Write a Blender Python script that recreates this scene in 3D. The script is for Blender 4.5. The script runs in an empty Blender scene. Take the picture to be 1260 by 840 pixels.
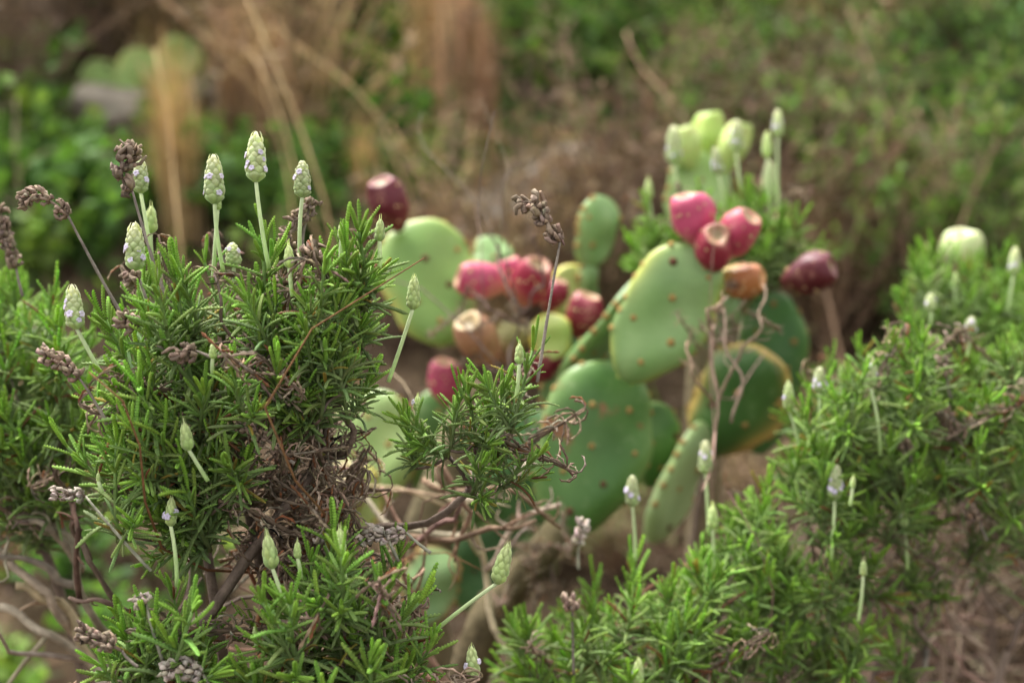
import bpy, math, random
import numpy as np
from mathutils import Matrix, Vector
random.seed(7); rng = np.random.default_rng(7)
SC = bpy.context.scene; COL = SC.collection
R = math.radians
A3 = lambda *a: np.array(a, float)

# ------------------------------------------------------------------ camera
CAM = A3(0, 0, 1.10); PITCH = R(14); LENS = 50.0; K = 36.0 / LENS / 1260
cam = bpy.data.objects.new('camera', bpy.data.cameras.new('camera')); COL.objects.link(cam)
cam.location = CAM; cam.rotation_euler = (R(90) - PITCH, 0, 0)
cam.data.lens = LENS; cam.data.sensor_width = 36; cam.data.clip_start = .02; cam.data.clip_end = 500
cam.data.dof.use_dof = True; cam.data.dof.focus_distance = .90; cam.data.dof.aperture_fstop = 4.0
SC.camera = cam
RIGHT = A3(1, 0, 0); FWD = A3(0, math.cos(PITCH), -math.sin(PITCH)); UP = A3(0, math.sin(PITCH), math.cos(PITCH))
def P(px, py, d):                     # a point of the place, from where the photo shows it and its distance
    return CAM + d * (FWD + RIGHT * (px - 630) * K - UP * (py - 420) * K)

# ------------------------------------------------------------------ mesh builder
def nrm(v):
    v = np.asarray(v, float); return v / (np.linalg.norm(v) + 1e-12)
class MB:
    def __init__(s): s.V = []; s.F = []; s.C = []; s.M = []; s.n = 0
    def add(s, V, F, C, m=0):
        V = np.asarray(V, float); F = np.asarray(F, int)
        C = np.asarray(C, float)
        if C.ndim == 1: C = np.tile(C, (len(V), 1))
        if C.shape[1] == 3: C = np.hstack([C, np.ones((len(C), 1))])
        s.V.append(V); s.F.append(F + s.n); s.C.append(C); s.M.append(np.full(len(F), m)); s.n += len(V)
    def merge(s, o, mat=np.eye(3), loc=(0, 0, 0)):
        for V, F, C, M in zip(o.V, o.F, o.C, o.M):
            pass
        V = np.vstack(o.V) @ np.asarray(mat).T + np.asarray(loc)
        s.V.append(V); s.C.append(np.vstack(o.C))
        for F, M in zip(o.F, o.M): s.F.append(F + s.n); s.M.append(M)
        s.n += len(V)
    def mesh(s, name, mats, smooth=True):
        me = bpy.data.meshes.new(name); V = np.vstack(s.V)
        me.vertices.add(len(V)); me.vertices.foreach_set('co', V.astype(np.float32).ravel())
        tot = np.concatenate([np.full(len(F), F.shape[1]) for F in s.F])
        loops = np.concatenate([F.ravel() for F in s.F])
        me.loops.add(len(loops)); me.loops.foreach_set('vertex_index', loops.astype(np.int32))
        me.polygons.add(len(tot)); st = np.concatenate([[0], np.cumsum(tot)[:-1]])
        me.polygons.foreach_set('loop_start', st.astype(np.int32)); me.polygons.foreach_set('loop_total', tot.astype(np.int32))
        me.polygons.foreach_set('material_index', np.concatenate(s.M).astype(np.int32))
        me.polygons.foreach_set('use_smooth', np.full(len(tot), smooth))
        ca = me.color_attributes.new('Col', 'FLOAT_COLOR', 'POINT')
        ca.data.foreach_set('color', np.vstack(s.C).astype(np.float32).ravel())
        for m in (mats if isinstance(mats, (list, tuple)) else [mats]): me.materials.append(m)
        me.validate(); me.update(); return me
def link(name, data, parent=None, loc=None, mat=None):
    o = bpy.data.objects.new(name, data); COL.objects.link(o)
    if parent is not None: o.parent = parent
    if mat is not None: o.matrix_basis = mat
    elif loc is not None: o.location = loc
    return o
def tag(o, label=None, cat=None, group=None, kind=None):
    for k, v in (('label', label), ('category', cat), ('group', group), ('kind', kind)):
        if v: o[k] = v
    return o
def root_at(name, loc, label, cat, group=None):
    return tag(link(name, None, None, Vector(loc)), label, cat, group)
def basis(d, ref=(0, 0, 1), spin=0.):
    z = nrm(d); x = np.cross(z, ref)
    if np.linalg.norm(x) < 1e-3: x = np.cross(z, (0, 1, 0))
    x = nrm(x); y = np.cross(z, x); c, s = math.cos(spin), math.sin(spin)
    return np.column_stack([c * x + s * y, -s * x + c * y, z])
def mat4(B, loc, sc=1.):
    m = np.eye(4); m[:3, :3] = B * sc; m[:3, 3] = loc; return Matrix(m.tolist())

# ------------------------------------------------------------------ shapes
def grid_faces(r, n, wrap=True):
    i = np.arange(r - 1)[:, None]; j = np.arange(n if wrap else n - 1)[None, :]; k = (j + 1) % n
    return np.stack([i * n + j, i * n + k, (i + 1) * n + k, (i + 1) * n + j], -1).reshape(-1, 4)
def tube(mb, pts, rad, col, n=6, m=0, col2=None, wob=0.):
    pts = np.asarray(pts, float); r = len(pts); rad = np.broadcast_to(np.asarray(rad, float), (r,))
    T = np.gradient(pts, axis=0); T /= np.linalg.norm(T, axis=1)[:, None] + 1e-12
    x = nrm(np.cross(T[0], (0.3, .5, .8))); X = []
    for t in T: x = nrm(x - t * np.dot(x, t)); X.append(x)
    X = np.array(X); Y = np.cross(T, X); a = np.linspace(0, 2 * np.pi, n, endpoint=False)
    rr = rad[:, None, None] * (1 + wob * rng.normal(size=(r, n, 1)))
    V = pts[:, None] + rr * (np.cos(a)[None, :, None] * X[:, None] + np.sin(a)[None, :, None] * Y[:, None])
    c = np.asarray(col, float)
    if col2 is not None:
        t = np.linspace(0, 1, r)[:, None]; C = np.repeat(c[:3] * (1 - t) + np.asarray(col2)[:3] * t, n, 0)
    else: C = np.tile(c[:3], (r * n, 1))
    C = C * (1 + .08 * rng.normal(size=(len(C), 1))).clip(.7, 1.3)
    V = V.reshape(-1, 3); V = np.vstack([V, pts[0], pts[-1]]); C = np.vstack([C, C[:1], C[-1:]])
    mb.add(V, grid_faces(r, n), C, m)
    j = np.arange(n); k = (j + 1) % n; base = (mb.n - len(V))
    mb.F.append(np.stack([k, j, np.full(n, r * n)], 1) + base); mb.M.append(np.full(n, m))
    mb.F.append(np.stack([(r - 1) * n + j, (r - 1) * n + k, np.full(n, r * n + 1)], 1) + base); mb.M.append(np.full(n, m))
def bez(a, b, c, n):
    t = np.linspace(0, 1, n)[:, None]; return (1 - t) ** 2 * np.asarray(a) + 2 * t * (1 - t) * np.asarray(b) + t * t * np.asarray(c)
def curvy(a, b, n, amp):
    a = np.asarray(a); b = np.asarray(b); L = np.linalg.norm(b - a); t = np.linspace(0, 1, n)[:, None]
    w = rng.normal(size=(3,)) * amp * L; w2 = rng.normal(size=(3,)) * amp * .5 * L
    return a + (b - a) * t + np.sin(np.pi * t) * w + np.sin(2 * np.pi * t) * w2

def leaf(mb, o, B, L, W, th0, bend, col, tipc, rings=26, teeth=True, depth=1., m=0):
    """narrow toothed leaf with rolled margins; grows from o, leaning th0 from B's z towards B's x"""
    s = np.linspace(0, 1, rings); th = th0 + bend * s
    ds = L / (rings - 1)
    cx = np.concatenate([[0], np.cumsum(np.sin(th[:-1]) * ds)]); cz = np.concatenate([[0], np.cumsum(np.cos(th[:-1]) * ds)])
    w = W * np.clip(.4 + .6 * (s / .25), 0, 1) * np.sqrt(np.clip(1 - (np.clip(s - .82, 0, 1) / .185) ** 2, .03, 1))
    od = (np.arange(rings) % 2) if teeth else np.full(rings, .6)
    we = w * (1 - .42 * depth * (1 - od)) if teeth else w
    u = A3(-1, -.62, 0, .62, 1, 0)
    hh = A3(-.30, .10, -.06, .10, -.30, -.42)
    nx, nz = -np.cos(th), np.sin(th)            # upper side faces the stem
    H = w[:, None] * hh[None] + (w * (od - .5) * .36 * depth)[:, None] * A3(.6, 1, .15, 1, .6, 0)[None] * (1 if teeth else 0)
    Y = .5 * we[:, None] * u[None]
    V = np.stack([cx[:, None] + nx[:, None] * H, Y, cz[:, None] + nz[:, None] * H], -1).reshape(-1, 3)
    V = V @ B.T + o
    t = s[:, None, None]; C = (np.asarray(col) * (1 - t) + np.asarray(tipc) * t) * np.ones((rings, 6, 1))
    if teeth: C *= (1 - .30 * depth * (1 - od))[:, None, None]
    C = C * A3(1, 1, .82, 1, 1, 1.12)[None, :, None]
    mb.add(V, grid_faces(rings, 6), C.reshape(-1, 3), m)

def vary(c, k=.12): return np.clip(np.asarray(c) * (1 + k * rng.normal()) * (1 + .05 * rng.normal(size=3)), .002, .95)

YOUNG = A3(.25, .46, .06); MIDG = A3(.175, .265, .075); OLD = A3(.145, .20, .085)
DEADL = A3(.25, .185, .13); RUST = A3(.20, .085, .04)
def shoot_mesh(seed, detail=2, L=.075, kind='leafy'):
    """one leafy shoot standing on +z, its foot at the origin"""
    global rng; keep = rng; rng = np.random.default_rng(seed)
    mb = MB(); rings = {2: 27, 1: 15, 0: 7}[detail]
    bx, by = rng.normal(size=2) * .12
    ax = bez((0, 0, 0), (bx * L * .3, by * L * .3, L * .5), (bx * L, by * L, L), 9)
    dead = kind == 'withered'
    tube(mb, ax, np.linspace(.0016, .0009, 9), A3(.16, .20, .08) if not dead else A3(.14, .10, .07), 5,
         col2=A3(.2, .33, .10) if not dead else None)
    nodes = 7 if not dead else 9; ph = rng.uniform(0, 6.28)
    for k in range(nodes):
        s = .06 + .94 * (k / (nodes - 1)) ** .9; o = A3(*[np.interp(s, np.linspace(0, 1, 9), ax[:, i]) for i in range(3)])
        top = k / (nodes - 1)
        for q in range(2 if not dead else 3):
            for sub in range(3 if k < nodes - 1 else 2):
                small = sub > 0
                if small and rng.random() < .5: continue
                a = ph + k * np.pi / 2 + q * np.pi + (rng.normal() * .16 if not small else rng.normal() * .7)
                X = A3(math.cos(a), math.sin(a), 0); B = np.column_stack([X, np.cross((0, 0, 1), X), A3(0, 0, 1)])
                if not dead:
                    th0 = R(62 - 46 * top ** 1.3 + rng.normal() * 9); bend = R(46 - 50 * top + rng.normal() * 16)
                    if small: th0 *= .55; bend += R(12)
                    Ls = (.031 - .007 * top) * (1 if not small else rng.uniform(.45, .85)) * rng.uniform(.82, 1.12)
                    W = (.0033 - .0004 * (1 - top)) * (1 if not small else .75) * rng.uniform(.75, 1.05)
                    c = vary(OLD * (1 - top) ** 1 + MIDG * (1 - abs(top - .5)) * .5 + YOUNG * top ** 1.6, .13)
                    if rng.random() < .025: c = vary(A3(.33, .27, .06))
                    if rng.random() < .018: c = vary(RUST)
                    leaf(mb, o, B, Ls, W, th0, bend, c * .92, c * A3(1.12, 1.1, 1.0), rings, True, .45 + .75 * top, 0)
                else:
                    th0 = R(rng.uniform(60, 150)); bend = R(rng.uniform(20, 160))
                    c = vary(DEADL if rng.random() < .68 else (RUST * .9 if rng.random() < .3 else A3(.27, .22, .165)), .3)
                    leaf(mb, o, B, rng.uniform(.008, .022), .0018, th0, bend * 1.3, c, c * 1.15, max(7, rings // 2), True, 1.2, 0)
    rng = keep
    return mb

# ------------------------------------------------------------------ materials
def mat(name, rough=.55, spec=.35, trans=0., nscale=60., namt=.25, bump=0., bscale=300., sheen=0., coat=0., fixed=None, build=None):
    m = bpy.data.materials.new(name); m.use_nodes = True; nt = m.node_tree; N = nt.nodes; Lk = nt.links
    b = N['Principled BSDF']; out = N['Material Output']
    at = N.new('ShaderNodeAttribute'); at.attribute_name = 'Col'
    tc = N.new('ShaderNodeTexCoord'); oi = N.new('ShaderNodeObjectInfo')
    no = N.new('ShaderNodeTexNoise'); no.inputs['Scale'].default_value = nscale; no.inputs['Detail'].default_value = 5
    Lk.new(tc.outputs['Object'], no.inputs['Vector'])
    mr = N.new('ShaderNodeMapRange'); mr.inputs[1].default_value = .25; mr.inputs[2].default_value = .75
    mr.inputs[3].default_value = 1 - namt; mr.inputs[4].default_value = 1 + namt; Lk.new(no.outputs['Fac'], mr.inputs[0])
    rr = N.new('ShaderNodeMapRange'); rr.inputs[3].default_value = .84; rr.inputs[4].default_value = 1.18; Lk.new(oi.outputs['Random'], rr.inputs[0])
    mu = N.new('ShaderNodeMath'); mu.operation = 'MULTIPLY'; Lk.new(mr.outputs[0], mu.inputs[0]); Lk.new(rr.outputs[0], mu.inputs[1])
    vm = N.new('ShaderNodeVectorMath'); vm.operation = 'SCALE'; Lk.new(at.outputs['Color'], vm.inputs[0]); Lk.new(mu.outputs[0], vm.inputs['Scale'])
    colout = vm.outputs[0]
    if build: colout = build(nt, at, tc, colout)
    Lk.new(colout, b.inputs['Base Color'])
    b.inputs['Roughness'].default_value = rough; b.inputs['Specular IOR Level'].default_value = spec
    b.inputs['Sheen Weight'].default_value = sheen; b.inputs['Coat Weight'].default_value = coat; b.inputs['Coat Roughness'].default_value = .35
    if bump:
        n2 = N.new('ShaderNodeTexNoise'); n2.inputs['Scale'].default_value = bscale; n2.inputs['Detail'].default_value = 6; Lk.new(tc.outputs['Object'], n2.inputs['Vector'])
        bp = N.new('ShaderNodeBump'); bp.inputs['Strength'].default_value = bump; bp.inputs['Distance'].default_value = .002
        Lk.new(n2.outputs['Fac'], bp.inputs['Height']); Lk.new(bp.outputs[0], b.inputs['Normal'])
    if trans:
        tr = N.new('ShaderNodeBsdfTranslucent'); mx = N.new('ShaderNodeMixShader'); mx.inputs[0].default_value = trans
        v2 = N.new('ShaderNodeVectorMath'); v2.operation = 'MULTIPLY'; v2.inputs[1].default_value = (1.25, 1.2, .55); Lk.new(colout, v2.inputs[0])
        Lk.new(v2.outputs[0], tr.inputs['Color']); Lk.new(b.outputs[0], mx.inputs[1]); Lk.new(tr.outputs[0], mx.inputs[2]); Lk.new(mx.outputs[0], out.inputs['Surface'])
    return m
M_leaf = mat('lavender_leaf', .6, .22, .32, 240, .25, .3, 900)
M_dead = mat('withered_leaf', .85, .15, .08, 200, .35, .3, 700)
M_bract = mat('flower_bract', .8, .1, .25, 300, .18, .35, 1200, sheen=.3)
M_petal = mat('lilac_petal', .6, .2, .35, 300, .06)
M_stalk = mat('green_stalk', .6, .3, .10, 200, .12, .2, 900, sheen=.2)
M_wood = mat('woody_stem', .85, .15, 0, 120, .4, .7, 450)
M_far = mat('wild_leaf', .6, .12, .4, 12, .25)
M_straw = mat('dry_straw', .8, .2, .12, 30, .3)
M_rock = mat('weathered_stone', .9, .2, 0, 9, .55, .8, 40)

def scars(nt, at, tc, c):
    N = nt.nodes; Lk = nt.links
    a = N.new('ShaderNodeTexNoise'); a.inputs['Scale'].default_value = 26; a.inputs['Detail'].default_value = 5; Lk.new(tc.outputs['Object'], a.inputs['Vector'])
    th = N.new('ShaderNodeMath'); th.operation = 'SUBTRACT'; th.inputs[0].default_value = .83; Lk.new(at.outputs['Alpha'], th.inputs[1])
    d = N.new('ShaderNodeMath'); d.operation = 'SUBTRACT'; Lk.new(a.outputs['Fac'], d.inputs[0]); Lk.new(th.outputs[0], d.inputs[1])
    r = N.new('ShaderNodeMapRange'); r.inputs[1].default_value = 0; r.inputs[2].default_value = .06; Lk.new(d.outputs[0], r.inputs[0])
    mx = N.new('ShaderNodeMix'); mx.data_type = 'RGBA'; Lk.new(r.outputs[0], mx.inputs[0]); Lk.new(c, mx.inputs[6]); mx.inputs[7].default_value = (.20, .085, .03, 1)
    # waxy bloom: pale worn mottling that belongs to the skin
    w = N.new('ShaderNodeTexNoise'); w.inputs['Scale'].default_value = 60; w.inputs['Detail'].default_value = 8; w.inputs['Roughness'].default_value = .7; Lk.new(tc.outputs['Object'], w.inputs['Vector'])
    wr = N.new('ShaderNodeMapRange'); wr.inputs[1].default_value = .55; wr.inputs[2].default_value = .75; wr.inputs[4].default_value = .32; Lk.new(w.outputs['Fac'], wr.inputs[0])
    m2 = N.new('ShaderNodeMix'); m2.data_type = 'RGBA'; Lk.new(wr.outputs[0], m2.inputs[0]); Lk.new(mx.outputs[2], m2.inputs[6]); m2.inputs[7].default_value = (.34, .42, .22, 1)
    return m2.outputs[2]
M_pad = mat('cactus_skin', .45, .4, .0, 14, .25, .2, 160, build=scars)
def bloom(nt, at, tc, c):
    N = nt.nodes; Lk = nt.links
    w = N.new('ShaderNodeTexNoise'); w.inputs['Scale'].default_value = 95; w.inputs['Detail'].default_value = 6; Lk.new(tc.outputs['Object'], w.inputs['Vector'])
    wr = N.new('ShaderNodeMapRange'); wr.inputs[1].default_value = .54; wr.inputs[2].default_value = .70; wr.inputs[4].default_value = .30; Lk.new(w.outputs['Fac'], wr.inputs[0])
    m2 = N.new('ShaderNodeMix'); m2.data_type = 'RGBA'; Lk.new(wr.outputs[0], m2.inputs[0]); Lk.new(c, m2.inputs[6]); m2.inputs[7].default_value = (.50, .25, .20, 1)
    return m2.outputs[2]
M_fruit = mat('cactus_fruit', .5, .35, .0, 40, .2, .1, 200, build=bloom)
M_areole = mat('areole_felt', .9, .1, 0, 300, .2)

# ------------------------------------------------------------------ ground
def noise2(x, y):
    return (np.sin(x * 3.1 + 1.3 * np.sin(y * 2.3)) * np.cos(y * 2.7 + np.sin(x * 1.9)) * .5 + np.sin(x * 7.3 + y * 5.1) * np.cos(y * 8.7 - x * 3.3) * .25 + np.sin(x * 17 + 3 * np.cos(y * 13)) * .1)
def H(x, y):
    x = np.asarray(x, float); y = np.asarray(y, float)
    t = np.clip(y - 1.8, 0, None); s = .40 * (np.sqrt(t * t + .04) - .2)
    s = np.where(s > 3, 3 + (s - 3) * .25, s); s = np.where(s > 6, 6, s)
    m = .50 * np.exp(-((x - .75) / .42) ** 2 - ((y - 1.75) / .38) ** 2)
    m2 = .35 * np.exp(-((x + .3) / .8) ** 2 - ((y - 3.6) / .5) ** 2) * 0
    return s + m + m2 + .05 * noise2(x, y) * np.clip(1 - np.abs(y) / 30, .2, 1)
def ground_at(px, py, dmax=30):
    d = .8
    while d < dmax:
        p = P(px, py, d)
        if p[2] < H(p[0], p[1]): return p
        d += .01
    return P(px, py, dmax)
def on_ground(px, d):
    p = P(px, 420, d); return A3(p[0], p[1], float(H(p[0], p[1])))

gx = np.unique(np.concatenate([np.linspace(-4, 4, 260), np.sign(np.linspace(-1, 1, 61)) * (4 + 116 * np.abs(np.linspace(-1, 1, 61)) ** 2)]))
gy = np.unique(np.concatenate([np.linspace(-1, 8, 290), 8 + 112 * np.linspace(0, 1, 40) ** 2, -1 - 60 * np.linspace(0, 1, 20) ** 2]))
X, Y = np.meshgrid(gx, gy); Z = H(X, Y) + .012 * rng.normal(size=X.shape) * (np.abs(Y) < 8)
mb = MB(); mb.add(np.stack([X, Y, Z], -1).reshape(-1, 3), grid_faces(len(gy), len(gx), False), A3(.11, .078, .055))
def soil(nt, at, tc, c):
    N = nt.nodes; Lk = nt.links
    a = N.new('ShaderNodeTexNoise'); a.inputs['Scale'].default_value = 3.5; a.inputs['Detail'].default_value = 8; Lk.new(tc.outputs['Object'], a.inputs['Vector'])
    cr = N.new('ShaderNodeValToRGB'); Lk.new(a.outputs['Fac'], cr.inputs[0]); e = cr.color_ramp.elements
    e[0].position = .35; e[0].color = (.035, .023, .013, 1); e[1].position = .62; e[1].color = (.17, .12, .072, 1)
    x = e.new(.5); x.color = (.075, .05, .03, 1)
    v = N.new('ShaderNodeTexVoronoi'); v.inputs['Scale'].default_value = 70; Lk.new(tc.outputs['Object'], v.inputs['Vector'])
    mx = N.new('ShaderNodeMix'); mx.data_type = 'RGBA'; mx.blend_type = 'MULTIPLY'; mx.inputs[0].default_value = .6; Lk.new(cr.outputs[0], mx.inputs[6]); Lk.new(v.outputs['Distance'], mx.inputs[7])
    return mx.outputs[2]
M_soil = mat('dry_soil', .95, .1, 0, 9, .3, .9, 60, build=soil)
tag(link('ground', mb.mesh('ground', M_soil)), kind='structure')

# ------------------------------------------------------------------ shoots and flowers, the templates
def branchlet(seed, detail, L):
    mb = shoot_mesh(seed, detail, L); q = np.random.default_rng(seed + 5000)
    for k in range(q.integers(1, 3)):
        a = q.uniform(0, 6.28); t = R(q.uniform(25, 50)); d = A3(math.sin(t) * math.cos(a), math.sin(t) * math.sin(a), math.cos(t))
        mb.merge(shoot_mesh(seed * 3 + k + 7000, detail, L * .62), basis(d) * q.uniform(.75, .95), d * .003)
    return mb
SH2 = [branchlet(100 + i, 2, .044 + .005 * (i % 5)).mesh('leafy_shoot', M_leaf) for i in range(14)]
SH1 = [branchlet(200 + i, 1, .044 + .005 * (i % 5)).mesh('leafy_shoot', M_leaf) for i in range(9)]
WI = [shoot_mesh(300 + i, 1, .07, 'withered').mesh('withered_shoot', M_dead) for i in range(7)]

def head_mesh(seed, kind):
    """a flower head of overlapping woolly bracts, 35 mm long, on +z"""
    global rng; keep = rng; rng = np.random.default_rng(seed)
    mb = MB(); L = .035; nw = {'tall': 9, 'ovoid': 6, 'bud': 4}[kind]; R0 = {'tall': .0066, 'ovoid': .0074, 'bud': .0092}[kind]
    prof = lambda s: R0 * (np.interp(s, [0, .12, .3, .6, .85, 1], [.45, .92, 1., .84, .55, .12]))
    s = np.linspace(0, .98, 12); pts = np.stack([0 * s, 0 * s, s * L], 1)
    g0 = A3(.33, .48, .13) if kind != 'tall' else A3(.32, .46, .14); g1 = A3(.62, .68, .36) if kind != 'tall' else A3(.66, .66, .46)
    tube(mb, pts, [prof(a) * .8 for a in s], g0, 10, col2=g1)
    for k in range(nw):
        s0 = .02 + .86 * k / (nw - 1) * .93; nb = 6 if k < nw - 1 else 4
        for q in range(nb):
            a = (q + .5 * (k % 2)) * 2 * np.pi / nb + rng.normal() * .08
            bl = L * {'tall': .17, 'ovoid': .25, 'bud': .36}[kind] * rng.uniform(.9, 1.15); bw = prof(min(.95, s0 + .1)) * 1.25 * rng.uniform(.9, 1.1)
            q2 = rng.random(); u = np.linspace(0, 1, 6); v = np.linspace(-1, 1, 5); U, Vv = np.meshgrid(u, v, indexing='ij')
            wd = np.sin(np.pi * np.clip(U * .82 + .16, 0, 1)) ** .7
            rad = np.vectorize(prof)(np.clip(s0 + U * bl / L, 0, 1)) * .86 + .0014 * np.sin(np.pi * U) + (.0004 + .0018 * q2) * U ** 2 * (1 if kind == 'tall' else .4)
            rad = rad * (1 - .05 * Vv ** 2 * 2); ang = a + Vv * wd * bw / (prof(s0 + .05) + .001) * .5
            V3 = np.stack([np.cos(ang) * rad, np.sin(ang) * rad, s0 * L + U * bl], -1).reshape(-1, 3)
            t = np.clip(s0 + rng.normal() * .06, 0, 1); tt = (.35 * U + .65 * t).reshape(-1, 1)
            C = vary(g0, .1) * (1 - tt) + g1 * tt; C *= (1.12 - .28 * np.abs(Vv) ** 2).reshape(-1, 1)
            mb.add(V3, grid_faces(6, 5, False), C)
    rng = keep; return mb.mesh('flower_head', M_bract)
HEAD = {k: [head_mesh(500 + i * 7 + len(k), k) for i in range(4)] for k in ('tall', 'ovoid', 'bud')}
def blossom_mesh():
    mb = MB()
    tube(mb, [(0, 0, -.002), (0, 0, 0), (0, 0, .0022)], [.0008, .0010, .0014], A3(.55, .50, .66), 6)
    for q in range(5):
        a = q * 2 * np.pi / 5; r = np.array([.0006, .0016, .0027, .0034]); w = np.array([.0006, .0013, .0014, .0004]); z = np.array([.002, .0026, .0024, .0016])
        d = A3(math.cos(a), math.sin(a), 0); p = A3(-math.sin(a), math.cos(a), 0)
        V = np.concatenate([[d * r[i] + A3(0, 0, z[i]) - p * w[i], d * r[i] + A3(0, 0, z[i] + .0003), d * r[i] + A3(0, 0, z[i]) + p * w[i]] for i in range(4)])
        mb.add(V, grid_faces(4, 3, False), A3(.66, .60, .80))
    return mb.mesh('blossom', M_petal)
BLOS = blossom_mesh()

def flower_spike(root, top, bot, foot, d, kind, nblos=0, d2=None, thick=.0012):
    """stalk from foot to the head's underside, the head on it and the open blossoms on the head"""
    o = np.array(root.location); d2 = d2 or d
    a, b, c = P(*top, d) - o, P(*bot, d) - o, P(*foot, d2) - o
    mb = MB(); side = nrm(b - c) * np.linalg.norm(b - c) * .5
    mid = c + side + rng.normal(size=3) * .04 * np.linalg.norm(b - c)
    tube(mb, bez(c, mid, b, 12), np.linspace(thick * 1.15, thick, 12), A3(.30, .46, .13), 7, col2=A3(.55, .64, .36))
    st = link('flower_stalk', mb.mesh('flower_stalk', M_stalk), root)
    L = np.linalg.norm(a - b); sc = L / .035; B = basis(a - b, spin=rng.uniform(0, 6.28)); b2 = b - nrm(a - b) * .0005
    sq = {'tall': 1.0, 'ovoid': .95, 'bud': .9}[kind]
    wx = sc * sq if kind != 'tall' else max(sc, .75)
    Bs = B * A3(wx, wx, sc)[None]; h = link('flower_head', random.choice(HEAD[kind]), st, mat=mat4(Bs, b2))
    for i in range(nblos):
        s = rng.uniform(.12, .62) if kind == 'tall' else rng.uniform(.2, .55); an = np.pi * (.15 + 1.7 * ((i * .618 + .2) % 1))
        dr = (-FWD * math.cos(an * .5 - np.pi * .5) * .8 + RIGHT * math.sin(an * .5 - np.pi * .5) * 1.3); dr = nrm(dr + .25 * nrm(a - b))
        rr = {'tall': .0062, 'ovoid': .0070, 'bud': .008}[kind] * wx * (1 - .25 * s)
        link('blossom', BLOS, st, mat=mat4(basis(dr, spin=rng.uniform(0, 6)), b + (a - b) * s + dr * rr * 1.0, rng.uniform(.5, .8)))
    return st

def dried_spike(root, path, foot, d, pale=False, fat=1., d2=None):
    o = np.array(root.location); pts = [P(x, y, d) - o for x, y in path]; c = P(*foot, d2 or d) - o
    mb = MB(); b = pts[0]; mid = (b + c) / 2 + rng.normal(size=3) * .06 * np.linalg.norm(b - c)
    tube(mb, bez(c, mid, b, 12), np.linspace(.0012, .0008, 12), A3(.20, .17, .14) if not pale else A3(.26, .25, .19), 6, wob=.08)
    st = link('dried_stalk', mb.mesh('dried_stalk', M_wood), root)
    hb = MB(); seg = np.array(pts); cum = np.concatenate([[0], np.cumsum(np.linalg.norm(np.diff(seg, axis=0), axis=1))]); T = cum[-1]
    at = lambda s: A3(*[np.interp(s * T, cum, seg[:, i]) for i in range(3)])
    tube(hb, [at(s) for s in np.linspace(0, 1, 8)], np.linspace(.0011, .0006, 8), A3(.16, .12, .09), 5)
    nw = max(3, int(T / .0045)); base = A3(.21, .155, .115) if not pale else A3(.33, .28, .24)
    for k in range(nw):
        s = (k + .3) / nw
        if rng.random() < .12 and nw > 5: continue
        p = at(s); t = nrm(at(min(1, s + .05)) - at(max(0, s - .05)))
        Bz = basis(t, spin=rng.uniform(0, 6))
        for q in range(10):
            a = q * .63 + rng.normal() * .3; dr = Bz[:, 0] * math.cos(a) + Bz[:, 1] * math.sin(a)
            L = .0052 * rng.uniform(.7, 1.3) * fat; e = p + dr * L * .8 + t * L * rng.uniform(.1, .8); f = e + (t * rng.normal() + rng.normal(size=3) * .8 - dr * .5) * L * .25
            tube(hb, bez(p, p + dr * L * .9, e, 4).tolist() + [f.tolist()], [.0004, .0009 * fat, .0012 * fat, .0013 * fat, .0007 * fat], vary(base, .3), 5, col2=vary(base * 1.25, .2), wob=.3)
    link('dried_flower_head', hb.mesh('dried_flower_head', M_dead), st)

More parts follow.
